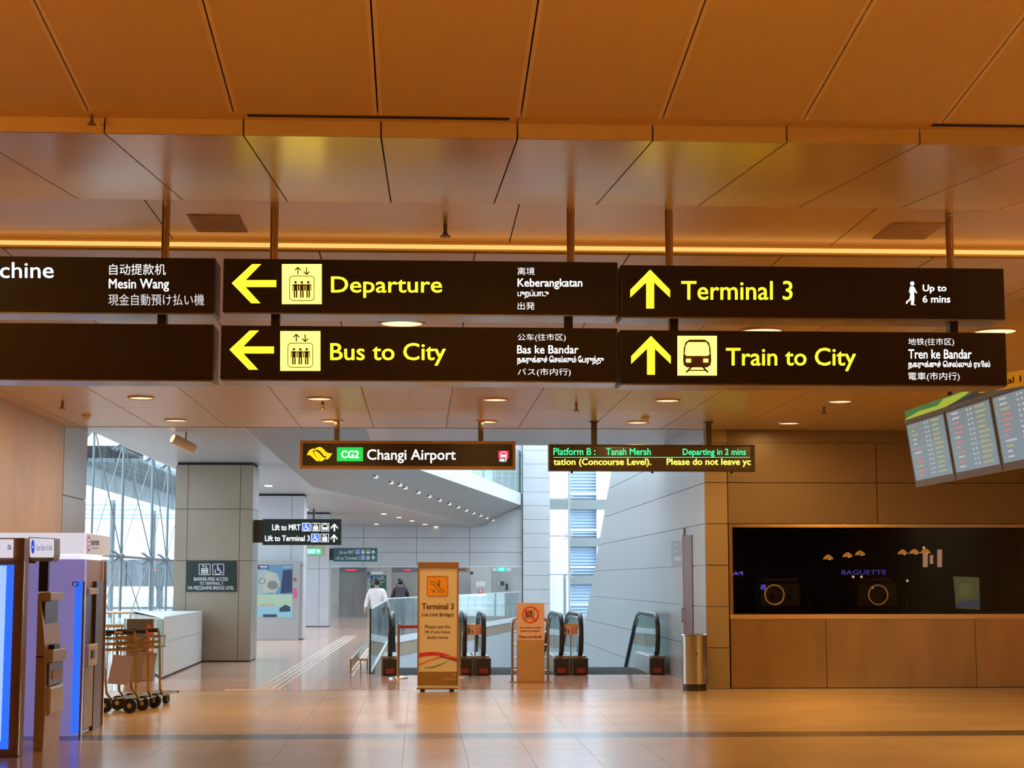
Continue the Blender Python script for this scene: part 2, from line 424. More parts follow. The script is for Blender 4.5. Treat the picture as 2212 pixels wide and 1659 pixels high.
B(xs1, 14, 30.5, 30.7, 0, 3.2).build('back_wall', M_room, shop)
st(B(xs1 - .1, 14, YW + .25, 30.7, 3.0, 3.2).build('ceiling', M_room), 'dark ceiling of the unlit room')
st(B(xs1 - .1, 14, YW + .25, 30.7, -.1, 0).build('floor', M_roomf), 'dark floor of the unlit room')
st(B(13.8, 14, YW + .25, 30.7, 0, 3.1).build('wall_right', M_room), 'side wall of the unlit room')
# ---- long grey wall beside the escalators
wr = struct('wall_right', 'pale grey metal wall with a slanted far end above the escalators')
a0, a1 = PX(1320, 1022, XW), PX(1265, 1340, XW)
sl = (a1.y - a0.y) / (a1.z - a0.z)
ye = lambda z: a0.y + (z - a0.z) * sl
MB().extr([(XW + .03, YW + .1, -7), (XW + .03, ye(-7), -7), (XW + .03, ye(9), 9), (XW + .03, YW + .1, 9)], (.12, 0, 0)).build('wall_core', M_wall_g, wr)
zz = [-7, -2.5, -.64, -.01, .615, 1.24, 1.874, 2.51, 3.14, 3.77, 5.0, 6.5, 9]
d0, d1 = PX(1497.5, 1300, XW).y, PX(1478, 1300, XW).y; dtop = PX(1478, 1158, XW).z
for a, b in zip(zz[:-1], zz[1:]):
    segs = [(YW + .04, 200)]
    if 0 <= a + .02 < dtop - .1: segs = [(YW + .04, d0), (d1, 200)]
    for (p, q) in segs:
        ya, yb = min(q, ye(a + .005)), min(q, ye(b - .005))
        zb_ = b - .005
        MB().extr([(XW, p, a + .005), (XW, ya - .004, a + .005), (XW, yb - .004, zb_), (XW, p, zb_)], (.03, 0, 0)).build('wall_panel', M_wall_g, wr)
M_rdoor = mat('red brown door', (.20, .09, .07), .4, noise=(2, .06))
dr = struct('door_1', 'narrow red brown door leaf in the grey wall')
B(XW - .012, XW + .03, d0 + .01, d1 - .01, 0, dtop).build('leaf', M_rdoor, dr)
B(XW - .02, XW + .03, d1 - .01, d1 + .03, 0, dtop + .02).build('door_frame', M_wall_gl, dr)
hz = MB(); hz.tube([(XW - .06, d1 - .14, .95), (XW - .06, d1 - .14, 1.2)], .012); hz.cyl((XW - .06, d1 - .14, .98), (XW, d1 - .14, .98), .009); hz.cyl((XW - .06, d1 - .14, 1.17), (XW, d1 - .14, 1.17), .009); hz.build('handle', M_steel, dr)
# ---- ceiling A (flat, over the hall)
ca = struct('ceiling', 'flat pale panelled ceiling with downlights over the signs')
YA0 = 11.9
B(XL - .2, 14, YA0 + .02, YW, ZA + .006, ZA + .5).build('ceiling_core', M_joint, ca)
jx = [.373 + 1.109 * k for k in range(-6, 12)]
jy = [YA0, 13.36, 17.0, 20.05, 23.0, YW]
for i in range(len(jy) - 1):
    for a, b in zip(jx[:-1], jx[1:]):
        a2, b2 = max(a, XL), b
        if b2 - a2 < .05 or a2 > 9.6: continue
        panel(ca, 'ceiling_panel', a2 + .006, b2 - .006, jy[i] + .006, jy[i + 1] - .006, ZA, ZA + .02, M_ceil_a)
st(B(XL, XL + .05, YA0, YW, ZA - .012, ZA).build('trim_2', M_ceil), 'thin edge trim between ceiling and marble wall')
st(B(XL, 10, YW - .02, YW + .0, ZA - .006, ZA + .1).build('trim_3', M_wood), 'thin bronze edge where the hall ceiling ends')
# lip with cove light and the upper recess behind the poles
ZR = 4.054
lp = struct('ceiling', 'raised ceiling recess with a lit cove line behind the big signs')
B(XL - .3, 14, YA0 - .01, YA0 + .02, ZA + .015, ZR).build('lip', M_ceil, lp)
st(B(XL - .3, 14, YA0 - .035, YA0 - .01, ZA + .03, ZA + .055).build('cove_light', M_cove, lp))
YV = 10.65
rx = [-6.4 + 1.2 * k for k in range(0, 16)]
B(XL - .3, 14, YV, YA0, ZR + .02, ZR + .4).build('ceiling_core', M_dark, lp)
rx = [-6.15, -4.0, -1.77, .62, 2.95, 5.3, 7.7, 10.1]
for a, b in zip(rx[:-1], rx[1:]): panel(lp, 'ceiling_panel', a + .004, b - .004, YV + .01, YA0 - .012, ZR, ZR + .02, M_ceil_s)
# ---- vault: rising panel (2), ledge, falling panel (1)
sl2 = (1253 - 869) / FPX; sl1 = (1690 - 1253) / FPX
def hit(px, py, Y0, Z0, s):   # ray against plane z = Z0 + s*(y-Y0)
    d = ray(px, py); t = (Z0 - CAM.z + s * (0 - Y0)) / (d.z - s * d.y); return CAM + d * t
q = hit(1106, 301, YV, ZR, sl2); Y2, Z2 = q.y, q.z
q = PY(1106, 269, Y2); Z3 = q.z
q = PZ(1106, 252, Z3); Y3 = q.y
q = hit(1106, 254, Y3, Z3, 0)
v2 = struct('ceiling', 'shiny rising ceiling bay that mirrors the lit signs')
jv = [PY(x, 291 + (x - 227) * .0133, Y2).x for x in (227, 1409)]; dv = (jv[1] - jv[0]) / 4
JV = [jv[0] + dv * k for k in range(-7, 16)]
def slopep(par, name, x0, x1, ya, za, yb, zb, m, th=.02):
    MB().extr([(x0, ya, za), (x1, ya, za), (x1, yb, zb), (x0, yb, zb)], (0, 0, th)).build(name, m, par)
for a, b in zip(JV[:-1], JV[1:]): slopep(v2, 'ceiling_panel', a + .004, b - .004, Y2, Z2, YV, ZR - .002, M_ceil_s)
slopep(v2, 'ceiling_core', JV[0] - 2, JV[-1] + 3, Y2, Z2 + .03, YV + .02, ZR + .03, M_dark, .3)
st_ = struct('ceiling', 'orange lit drop edge with a dark slot between the ceiling bays')
for a, b in zip(JV[:-1], JV[1:]): panel(st_, 'edge_panel', a + .004, b - .004, Y2 - .02, Y2, Z2, Z3, M_ceil)
for i, (a, b) in enumerate(zip(JV[:-2:2], JV[2::2])): panel(st_, 'ledge_panel', a + .003, b - .003, Y3, Y2 - .02, Z3, Z3 + .02, M_ceil)
xa, xb, xc = PY(535, 258, Y3 + .05).x, PY(1100, 265, Y3 + .05).x, PY(2012, 274, Y3 + .05).x
B(xa, xb, Y3 + .02, Y3 + .055, Z3 - .004, Z3 - .0005).build('air_slot', M_dark, st_); B(xc, xc + 1.42, Y3 + .02, Y3 + .055, Z3 - .004, Z3 - .0005).build('air_slot', M_dark, st_)
v1 = struct('ceiling', 'large orange lit ceiling panels sloping overhead')
j1 = [PY(x, 245 + (x - 185) * .0148, Y3).x for x in (190, 2035)]; d1_ = (j1[1] - j1[0]) / 6
J1 = [j1[0] + d1_ * k for k in range(-7, 14)]
YN = 4.6; ZN = Z3 + sl1 * (Y3 - YN)
M_edge = mat('ceiling panel edge', (.74, .55, .32), .35)
for a, b in zip(J1[:-1], J1[1:]):
    p_ = MB().extr([(a + .022, Y3, Z3), (b - .022, Y3, Z3), (b - .022, YN, ZN), (a + .022, YN, ZN)], (0, 0, .02)).build('ceiling_panel', M_ceil, v1)
    e_ = MB()
    for (u0, u1) in ((a + .004, a + .022), (b - .022, b - .004)):
        e_.extr([(u0, Y3, Z3 - .001), (u1, Y3, Z3 - .001), (u1, YN, ZN - .001), (u0, YN, ZN - .001)], (0, 0, .02))
    e_.build('panel_lip', M_edge, p_)
slopep(v1, 'ceiling_core', J1[0] - 2, J1[-1] + 3, YN, ZN + .03, Y3, Z3 + .03, M_dark, .3)
st(B(-12, 14, -14, YN, ZN, ZN + .3).build('ceiling', M_ceil), 'plain ceiling of the hall behind the viewer')
st(B(-12, 14, -14.2, -14, 0, 5).build('wall_back', M_wall_w), 'rear wall of the hall')
st(B(13.8, 14, -14, YW, 0, 5).build('wall_right', M_wall_w), 'right side wall of the hall')
# ---- ceiling B (daylit corridor)
YB1 = PZ(1150, 962, ZB).y
cb = struct('ceiling', 'grey boarded ceiling of the daylit corridor')
XM = PZ(676, 1053, ZB).x; YM = PZ(676, 1053, ZB).y
YLc = PZ(225, 935, ZB).y
def cpanel(pts, m=M_ceil_b): MB().extr([(x, y, ZB) for x, y in pts], (0, 0, .25)).build('ceiling_panel', m, cb)
XC = XL + .15
cpanel([(XGL, YW), (XC, YW), (XC, YLc), (XGL, YLc)])
yy = YW; g = .006
for y1_ in (YE - .1, 33.6, 36.9, 40.2, YM): 
    cpanel([(XC, yy + g), (XM - .004, yy + g), (XM - .004, y1_ - g), (XC, y1_ - g)]); yy = y1_
XCb = PY(1040, 1150, YF).x
fm = lambda y: XM + (y - YM) / (YF - YM) * (XCb - XM)
for y1_ in (48, 53, 58, 63, 70, YF):
    cpanel([(XC, yy + g), (fm(yy + g) - .004, yy + g), (fm(y1_ - g) - .004, y1_ - g), (XC, y1_ - g)]); yy = y1_
cpanel([(XG, YW), (XW, YW), (XW, YB1), (XG, YB1)])
B(XC - .1, XC, YLc, YF, ZB - .002, ZB + .9).build('ceiling_edge', M_wall_gl, cb)
# ---- mezzanine: sloping slatted soffit, white band, glass rail
tT = PY(1127, 1092, YF); ZT = tT.z; XTm = tT.x
mz = struct('ceiling', 'slatted grey underside of the mezzanine slanting up to the right')
q = PZ(985, 1020, ZT)
YCm = YC; XR0 = XG
fr = lambda y: XR0 if y < YCm else XR0 + (y - YCm) / (YF - YCm) * (XTm - XR0)
fl_ = lambda y: XM if y < YM else fm(y)
slm = MB(); n_sl = 0
yv = YW; tg = []
def lerp(a, b, t): return a + (b - a) * t
yy = YW - 2.3
while yy < YF:
    y2 = min(yy + .34, YF); g2 = .04
    slm.add([(fl_(yy), yy, ZB + .01), (fr(yy + 2.2 if yy + 2.2 < YF else YF), min(yy + 2.2, YF), ZT), (fr(min(y2 + 2.2, YF)), min(y2 + 2.2, YF) - g2, ZT), (fl_(y2), y2 - g2, ZB + .01)], [(0, 1, 2, 3)]) if yy + 2.2 < YF - .01 else \
        slm.add([(fl_(yy), yy, ZB + .01), (lerp(fl_(YF), fr(YF), (YF - yy) / 2.2), YF, lerp(ZB, ZT, (YF - yy) / 2.2)), (lerp(fl_(YF), fr(YF), (YF - y2) / 2.2), YF, lerp(ZB, ZT, (YF - y2) / 2.2)), (fl_(y2), y2 - g2, ZB + .01)], [(0, 1, 2, 3)])
    yy = y2
slm.build('soffit_slat', M_soffit, mz, kind='stuff')
MB().add([(XM, YW, ZB + .04), (XR0, YW, ZT + .03), (XR0, YCm, ZT + .03), (XTm, YF, ZT + .03), (fm(YF), YF, ZB + .04), (XM, YM, ZB + .04)], [(0, 1, 2, 5), (2, 3, 4, 5)]).build('soffit_core', M_dark, mz)
ZBd = PY(1127, 1066, YF).z
MB().extr([(XR0, YW, ZT), (XR0, YCm, ZT), (XR0, YCm, ZBd), (XR0, YW, ZBd)], (-.15, 0, 0)).build('band', M_white, mz)
MB().extr([(XR0, YCm, ZT), (XTm, YF, ZT), (XTm, YF, ZBd), (XR0, YCm, ZBd)], (-.15, .02, 0)).build('band', M_white, mz)
MB().extr([(-6, YW + .2, ZT + .05), (XR0 - .1, YW + .2, ZT + .05), (XR0 - .1, YCm, ZT + .05), (XTm - .1, YF, ZT + .05), (-6, YF, ZT + .05)], (0, 0, ZBd - ZT - .1)).build('slab', M_dark, mz)
for i in range(14):
    t0, t1 = i / 14, (i + 1) / 14 - .003
    p0, p1 = Vector((lerp(XR0, XTm, t0), lerp(YCm, YF, t0), ZBd)), Vector((lerp(XR0, XTm, t1), lerp(YCm, YF, t1), ZBd))
    MB().extr([p0, p1, p1 + Vector((0, 0, 1.9)), p0 + Vector((0, 0, 1.9))], (-.02, 0, 0)).build('guard_pane', M_glass_b, mz)
# ---- far wall with lifts
wf = struct('wall_far', 'pale grey panelled far wall above the lifts')
xf0 = PY(655, 1300, YF).x; xe = PY(1128.5, 1200, YF).x; xw1 = PY(1187, 1200, YF).x; xw2 = XW + 4.6
zl = PY(900, 1224, YF).z
B(XGL - .3, xe, YF + .03, YF + .4, zl, 11).build('wall_core', M_dark, wf)
zrows = [zl, 2.9, 3.55, ZB + .02]
for a, b in zip(zrows[:-1], zrows[1:]):
    x = -7.4
    while x < xe - .1:
        x2 = min(x + 2.4, xe); panel(wf, 'wall_panel', x + .008, x2 - .008, YF, YF + .03, a + .008, b - .008, M_wall_gl); x = x2
z = ZB
while z < 10: panel(wf, 'wall_panel', XGL - .3, xe, YF, YF + .03, z + .008, z + .8, M_wall_gl); z += .81
w2 = struct('wall_far', 'light grey panelled pier beside the end window')
B(xe, xw1, YF - .3, YF + .3, -7, 11).build('wall_core', M_dark, w2)
z = -1.3
while z < 10:
    panel(w2, 'wall_panel', xe + .008, xw1, YF - .33, YF - .3, z + .006, z + .63 - .006, M_wall_gl); z += .63
wlw = struct('wall_far', 'brushed steel lift front across the far wall')
B(xf0 - 3, xe, YF + .06, YF + .3, 0, zl).build('wall_core', M_lift_d, wlw)
B(xf0, xe + .02, YF - .08, YF + .02, zl - .03, zl + .02).build('head_trim', M_white, wlw)
for a, b in ((709, 732), (793, 845), (906, 1014), (1016, 1062)):
    x0_, x1_ = PY(a, 1280, YF).x, PY(b, 1280, YF).x
    panel(wlw, 'steel_panel', x0_, x1_ - .01, YF - .02, YF + .06, 0, zl - .03, M_lift)
# end window: glass front and opening
we = struct('window_2', 'tall end window with slim steel mast and clamp fittings')
YG = 78.5
zs2 = PY(1220, 1331, YG).z
xm = PY(1228.5, 1200, YG).x
B(xw1, xw2, YG - .3, YG + .1, -7, zs2).build('window_wall', M_wall_gl, we)
zg = [zs2]
for yy_ in (1241, 1158, 1078): zg.append(PY(1228, yy_, YG).z)
zg += [8.0, 9.5]
for (x0_, x1_) in ((xw1, xm - .02), (xm + .02, xm + 1.33), (xm + 1.35, xw2)):
    for a, b in zip(zg[:-1], zg[1:]): B(x0_, x1_, YG, YG + .02, a + .01, b - .01).build('pane', M_glass_w, we)
mm_ = MB(); mm_.tube([(xm, YG - .25, zs2), (xm, YG - .25, 9.5)], .045); mm_.build('mast', M_wall_gl, we)
for z in zg[1:4]:
    f_ = MB()
    for s in (-1, 1):
        for t in (-1, 1): f_.tube([(xm, YG - .2, z), (xm + s * .2, YG - .02, z + t * .14)], .02, 6)
    f_.ball((xm, YG - .22, z), .07, 8, 5); f_.build('clamp', M_steel, we)
    B(xw1, xm, YG - .05, YG + .03, z - .02, z + .02).build('transom', M_wall_gl, we)
st(B(xw1 - .2, xw2 + .3, YG - .2, YG + .1, 9.5, 11).build('wall_far', M_wall_gl), 'grey wall head over the end window')
# ---- corridor columns
def column(X0, X1, Y0, dp, zt_, js, zrow, label, m):
    c = struct('column', label, (X0, Y0, 0))
    B(X0 + .03, X1 - .03, Y0 + .03, Y0 + dp - .03, 0, zt_).build('column_core', M_dark, c)
    zt2 = zt_ - .05
    for a, b in zip(js[:-1], js[1:]):
        for z0, z1 in zip([0.02] + zrow, zrow + [zt2]): panel(c, 'cladding_panel', a + .005, b - .005, Y0, Y0 + .03, z0 + .005, z1 - .005, m)
    ns = max(1, round(dp / .6))
    for k in range(ns):
        for z0, z1 in zip([0.02] + zrow, zrow + [zt2]):
            panel(c, 'cladding_panel', X1 - .03, X1, Y0 + k * dp / ns + .005, Y0 + (k + 1) * dp / ns - .005, z0 + .005, z1 - .005, m)
            panel(c, 'cladding_panel', X0, X0 + .03, Y0 + k * dp / ns + .005, Y0 + (k + 1) * dp / ns - .005, z0 + .005, z1 - .005, m)
    return c
YC1, YC2, YC3 = 35.04, 47.85, 61.0
z1j = PY(440, 1211, YC1).z
column(-5.04, -3.46, YC1, 1.3, ZB, [-5.04, PY(401, 1300, YC1).x, PY(515, 1300, YC1).x, -3.46], [z1j, 3.1], 'grey brown clad column nearest the hall with a dark sign plate', M_col)
column(-5.0, PY(655.5, 1200, YC2).x, YC2, 1.3, ZB, [-5.0, PY(629, 1200, YC2).x, PY(655.5, 1200, YC2).x], [2.05], 'pale clad column behind the advertising light box', M_col_g)
column(-5.0, PY(711, 1200, YC3).x, YC3, 1.3, ZB, [-5.0, PY(690, 1200, YC3).x, PY(711, 1200, YC3).x], [2.05], 'pale clad column carrying the farther lift sign', M_col_g)

# ================================================================ PICTOGRAMS
def man_glyph(A, cx, y0, y1):      # standing figure between y0 (head top) and y1
    h = y1 - y0; r = h * .085
    A.disc(cx, y0 + r, r, 8)
    A.rect(cx - h * .17, y0 + h * .2, cx + h * .17, y0 + h * .27); A.rect(cx - h * .11, y0 + h * .2, cx + h * .11, y0 + h * .58)
    A.rect(cx - h * .19, y0 + h * .22, cx - h * .135, y0 + h * .58); A.rect(cx + h * .135, y0 + h * .22, cx + h * .19, y0 + h * .58)
    A.rect(cx - h * .11, y0 + h * .58, cx - h * .02, y1); A.rect(cx + h * .02, y0 + h * .58, cx + h * .11, y1)
def arrow_small(A, cx, y0, y1, up, w):
    A.line([(cx, y0), (cx, y1)], w); t = y0 if up else y1; s = 1 if up else -1; k = (y1 - y0) * .42
    A.line([(cx - k, t + s * k), (cx, t), (cx + k, t + s * k)], w)
def lift_pic(par, x0, y0, x1, y1, v, bgm, fgm):
    S = x1 - x0
    bg = Art(1, v).rect(x0, y0, x1, y1).build('pictogram_panel', bgm, par)
    A = Art(1, v - .004)
    arrow_small(A, x0 + S * .40, y0 + S * .08, y0 + S * .26, True, S * .03); arrow_small(A, x0 + S * .62, y0 + S * .08, y0 + S * .26, False, S * .03)
    A.rrect(x0 + S * .18, y0 + S * .29, x1 - S * .18, y1 - S * .08, S * .09, S * .02)
    for k in (.34, .5, .66): man_glyph(A, x0 + S * k, y0 + S * .42, y1 - S * .16)
    A.build('pictogram', fgm, bg)
def train_pic(par, x0, y0, x1, y1, v, bgm, fgm, bgart=True):
    S = x1 - x0; P = lambda a, b: (x0 + S * a, y0 + S * b)
    bg = Art(1, v).rect(x0, y0, x1, y1).build('pictogram_panel', bgm, par) if bgart else par
    A = Art(1, v - .004)
    A.poly([P(.14, .62), P(.16, .3), P(.2, .16), P(.3, .09), P(.7, .09), P(.8, .16), P(.84, .3), P(.86, .62), P(.84, .74), P(.76, .8), P(.24, .8), P(.16, .74)])
    A.line([P(.36, .78), P(.22, .93)], S * .045); A.line([P(.64, .78), P(.78, .93)], S * .045); A.rect(*P(.27, .86), *P(.73, .89))
    f = A.build('pictogram', fgm, bg)
    W = Art(1, v - .008)
    W.poly([P(.19, .46), P(.21, .26), P(.27, .16), P(.73, .16), P(.79, .26), P(.81, .46), P(.77, .5), P(.23, .5)])
    W.rect(*P(.22, .58), *P(.34, .67)); W.rect(*P(.66, .58), *P(.78, .67))
    W.build('pictogram_window', bgm, bg if bgart else par)
def chair_pic(par, x0, y0, x1, y1, v, bgm, fgm, frame=None):
    S = x1 - x0; P = lambda a, b: (x0 + S * a, y0 + S * b)
    bg = Art(1, v).rect(x0, y0, x1, y1).build('pictogram_panel', bgm, par)
    A = Art(1, v - .004); A.disc(*P(.44, .17), S * .065, 8)
    A.line([P(.44, .26), P(.46, .55), P(.66, .55), P(.74, .76), P(.84, .74)], S * .07); A.line([P(.45, .38), P(.62, .38)], S * .06)
    a = [P(.45 + .24 * math.cos(t), .66 + .24 * math.sin(t)) for t in [math.radians(k) for k in range(10, 250, 24)]]
    A.line(a, S * .055)
    A.rrect(x0, y0, x1, y1, S * .04, S * .05)
    A.build('pictogram', fgm, bg)
def liftbox(par, x0, y0, x1, y1, v, bgm, fgm):
    S = x1 - x0; bg = Art(1, v).rect(x0, y0, x1, y1).build('pictogram_panel', bgm, par)
    A = Art(1, v - .004); A.rrect(x0, y0, x1, y1, S * .04, S * .05)
    arrow_small(A, x0 + S * .38, y0 + S * .12, y0 + S * .3, True, S * .06); arrow_small(A, x0 + S * .62, y0 + S * .12, y0 + S * .3, False, S * .06)
    A.rrect(x0 + S * .2, y0 + S * .36, x1 - S * .2, y1 - S * .12, S * .05, S * .05)
    for k in (.34, .5, .66): man_glyph(A, x0 + S * k, y0 + S * .42, y1 - S * .15)
    A.build('pictogram', fgm, bg)
def trainbox(par, x0, y0, x1, y1, v, bgm, fgm):
    S = x1 - x0; bg = Art(1, v).rect(x0, y0, x1, y1).build('pictogram_panel', bgm, par)
    A = Art(1, v - .004); A.rrect(x0, y0, x1, y1, S * .04, S * .05)
    P = lambda a, b: (x0 + S * a, y0 + S * b)
    A.loop([P(.2, .72), P(.2, .4), P(.28, .24), P(.4, .18), P(.6, .18), P(.72, .24), P(.8, .4), P(.8, .72)], S * .08)
    A.rect(*P(.2, .5), *P(.8, .72)); A.rect(*P(.25, .72), *P(.38, .85)); A.rect(*P(.62, .72), *P(.75, .85))
    A.build('pictogram', fgm, bg)
def up_arrow(par, x0, y0, x1, y1, v, m, name='arrow'):
    cx = (x0 + x1) / 2; W = x1 - x0; H = y1 - y0; k = W * .1
    return Art(1, v).poly([(cx, y0), (x1, y0 + H * .52), (x1, y0 + H * .72), (cx + k, y0 + H * .33 + 0), (cx + k, y1), (cx - k, y1), (cx - k, y0 + H * .33), (x0, y0 + H * .72), (x0, y0 + H * .52)]).build(name, m, par)

# ================================================================ BIG OVERHEAD SIGNS
YS = YV; DS = .30
def big_sign(name, label, corners, rails, loc_x, group='large hanging direction signs'):
    (x0, y0, x1, y1) = corners
    a, b = PY(x0, y0, YS), PY(x1, y1, YS)
    t = thing(name, label, 'sign', ((a.x + b.x) / 2, YS + DS / 2, b.z), group)
    B(a.x, b.x, YS + .004, YS + DS, b.z + .004, a.z).build('casing', M_sign_s, t, bevel=.004)
    B(a.x + .008, b.x - .008, YS, YS + .006, b.z + .008, a.z - .006).build('face', M_sign, t)
    B(a.x + .01, b.x - .01, YS + .01, YS + DS - .01, b.z - .004, b.z + .006).build('underside_trim', M_signu, t)
    return t, a, b
VS = YS - .001
sA, a1_, b1_ = big_sign('hanging_sign', 'black hanging sign with blue white cash machine lettering, cut by the left edge', (-420, 549, 463, 678), 0, 0)
text('Machine', (-66, 566, 116, 601), 1, VS, M_blu, sA)
text('自动提款机', (236, 570, 358, 594), 1, VS, M_wht, sA, .0)
text('Mesin Wang', (235, 602, 365, 630), 1, VS, M_wht, sA, .01)
text('現金自動預け払い機', (234, 635, 441, 660), 1, VS, M_wht3, sA, .0)
sB, a2_, b2_ = big_sign('hanging_sign', 'blank unlit black hanging sign below the cash machine sign', (-420, 694, 459.5, 822.5), 0, 0)
LFT = [(500.6, 611.6), (544.5, 570.5), (564.2, 570.5), (530.5, 605), (596.8, 605), (596.8, 620), (530.5, 620), (562.6, 655), (542.7, 655)]
def dep_sign(lab, box, dx, dy, sq):
    s, a, b = big_sign('hanging_sign', lab, box, 0, 0)
    Art(1, VS).poly([(x + dx, y + dy) for x, y in LFT]).build('arrow', M_yel, s)
    lift_pic(s, *sq, VS, M_yelp, M_print); return s
sC = dep_sign('black hanging sign with yellow left arrow and Departure lettering', (482.6, 558, 1335.5, 682), 0, 0, (609, 570.5, 695, 656.8))
text('Departure', (715, 597, 955, 643.4), 1, VS, M_yel, sC, .01)
text('离境', (1118, 577.4, 1155, 594), 1, VS, M_wht, sC, .0); text('Keberangkatan', (1118, 601.5, 1258, 625), 1, VS, M_wht, sC, .012)
text('புறப்பாடு', (1118, 626, 1185, 645), 1, VS, M_wht, sC, .01); text('出発', (1118, 652.7, 1155, 669), 1, VS, M_wht, sC, .0)
sD = dep_sign('black hanging sign with yellow left arrow and Bus to City lettering', (477.5, 702.5, 1335, 825.5), -5, 143.5, (605.4, 715.2, 692, 801))
text('Bus to City', (713.4, 740.6, 963, 790), 1, VS, M_yel, sD, .01)
text('公车(往市区)', (1118, 720.7, 1222, 738), 1, VS, M_wht, sD, .0); text('Bas ke Bandar', (1117, 745.8, 1249.5, 764), 1, VS, M_wht, sD, .012)
text('நகருக்குச் ெசல்லும் ேபருந்து', (1117, 768.5, 1304, 788), 1, VS, M_wht, sD, .01); text('バス(市内行)', (1118, 795.6, 1233, 813), 1, VS, M_wht, sD, .0)
sE, a3_, b3_ = big_sign('hanging_sign', 'black hanging sign with yellow up arrow and Terminal 3 lettering', (1340.5, 572, 2172.5, 691.5), 0, 0)
up_arrow(sE, 1361.5, 582.4, 1447.4, 666.3, VS, M_yel)
text('Terminal 3', (1471.6, 606.6, 1712, 648), 1, VS, M_yel, sE, .01)
A = Art(1, VS); A.disc(1970.7, 612.5, 4.8, 10); A.poly([(1966, 618.5), (1973.5, 618.5), (1975.5, 628), (1974.5, 637), (1966.8, 637), (1964.5, 627)])
A.poly([(1966.8, 634), (1974.5, 634), (1975.5, 644), (1974, 657), (1979, 659.5), (1967.5, 658.5), (1968.5, 646)]); A.line([(1968.5, 636), (1966, 647), (1958.5, 652.5), (1959, 656)], 3.6); A.line([(1967, 621), (1964.5, 631.5)], 2.6); A.line([(1974, 621), (1979, 631.5), (1981, 633)], 2.6)
A.build('pictogram', M_wht, sE)
text('Up to', (1993, 614.7, 2044.6, 634), 1, VS, M_wht, sE, .02); text('6 mins', (1993, 637.7, 2052.7, 654), 1, VS, M_wht, sE, .02)
sF, a4_, b4_ = big_sign('hanging_sign', 'black hanging sign with train pictogram and Train to City lettering', (1339, 712.5, 2177, 834.5), 0, 0)
up_arrow(sF, 1363.5, 725.6, 1449, 809.4, VS, M_yel)
train_pic(sF, 1463.5, 725.6, 1548.6, 811, VS, M_yelp, M_print)
text('Train to City', (1568, 751, 1849, 802), 1, VS, M_yel, sF, .01)
text('地铁(往市区)', (1962, 730.4, 2061, 748), 1, VS, M_wht, sF, .0); text('Tren ke Bandar', (1962, 754.6, 2099, 775), 1, VS, M_wht, sF, .012)
text('நகருக்குச் ெசல்லும் ரயில்', (1962, 779, 2139, 798), 1, VS, M_wht, sF, .01); text('電車(市内行)', (1962, 804, 2073, 823.5), 1, VS, M_wht, sF, .0)
# poles: belong to the upper sign of each pair; short links to the lower one
def pole_for(sg, px, ztop_, zbot, y=YS + .14, r=.026, m=M_chrome_d):
    X = PY(px, 500, y).x
    MB().cyl((X, y, zbot), (X, y, ztop_), r, 16).build('pole', m, sg)
    return X
for sg, px in ((sA, 358), (sC, 592.5), (sC, 1232.5), (sE, 1445), (sE, 2050.5)):
    top = wloc(sg).z
    pole_for(sg, px, ZR + .01, top + .35)
for up_, lo, px in ((sA, sB, 353.5), (sC, sD, 597), (sC, sD, 1226), (sE, sF, 1452), (sE, sF, 2052)):
    X = PY(px, 690, YS + .2).x; z0 = wloc(lo).z + .3; z1 = wloc(up_).z - .004
    B(X - .027, X + .027, YS + .12, YS + .2, z0, z1).build('link_bracket', M_blackp, lo)

# ================================================================ SMALLER HANGING SIGNS
YH = PZ(1000, 908, ZA).y
cg = PY(648.5, 950.5, YH); cg2 = PY(1113.5, 1014.5, YH)
t = thing('hanging_sign', 'bronze framed hanging station sign lettered CG2 Changi Airport', 'sign', ((cg.x + cg2.x) / 2, YH, cg2.z), 'smaller hanging station signs')
z1 = PY(881, 952.5, YH).z; z0 = PY(881, 1013, YH).z; x0 = cg.x; x1 = cg2.x
B(x0 + .02, x1 - .02, YH, YH + .18, z0 + .02, z1 - .02).build('face', M_sign, t)
fb_ = .042
for q in ((x0, x1, z1 - fb_, z1), (x0, x1, z0, z0 + fb_)): B(q[0], q[1], YH - .02, YH + .2, q[2], q[3]).build('frame_bar', M_wood, t)
for q in ((x0, x0 + fb_), (x1 - fb_, x1)): B(q[0], q[1], YH - .02, YH + .2, z0 + fb_, z1 - fb_).build('frame_bar', M_wood, t)
V = YH - .004
A = Art(1, V)
A.poly([(662.5, 983), (668, 972.5), (675, 969), (680, 969.5), (675, 975), (681, 985), (690, 996.8), (683, 995.5), (677, 990), (670, 983.5)])
A.poly([(677, 974), (682, 968), (689, 965.2), (696, 967), (704, 976), (711, 979), (717.8, 979), (713, 987), (708, 992), (702, 992), (706, 986), (700, 985), (692, 975), (685, 971)])
A.poly([(677.5, 976), (683, 974), (690, 979), (698, 988), (703, 988.5), (699, 994), (693, 997), (687, 992), (681, 983)])
A.build('logo', M_logo, t)
p = Art(1, V).rect(727.8, 966.3, 784.3, 996.4).build('code_panel', M_grn, t); text('CG2', (737, 973, 775.5, 990), 1, V - .004, M_wht, p, .03)
text('Changi Airport', (793, 970.5, 984.4, 1000.5), 1, V, M_wht, t, .008)
p = Art(1, V).rect(1076.6, 973.6, 1098.7, 990).build('pictogram_panel', M_red, t)
A = Art(1, V - .004); A.loop([(1082, 986), (1082, 980), (1084.5, 976.5), (1091, 976.5), (1093.5, 980), (1093.5, 986)], 1.2); A.rect(1082, 982, 1093.5, 986); A.line([(1084, 986), (1081.5, 989.5)], 1.3); A.line([(1091.5, 986), (1094, 989.5)], 1.3)
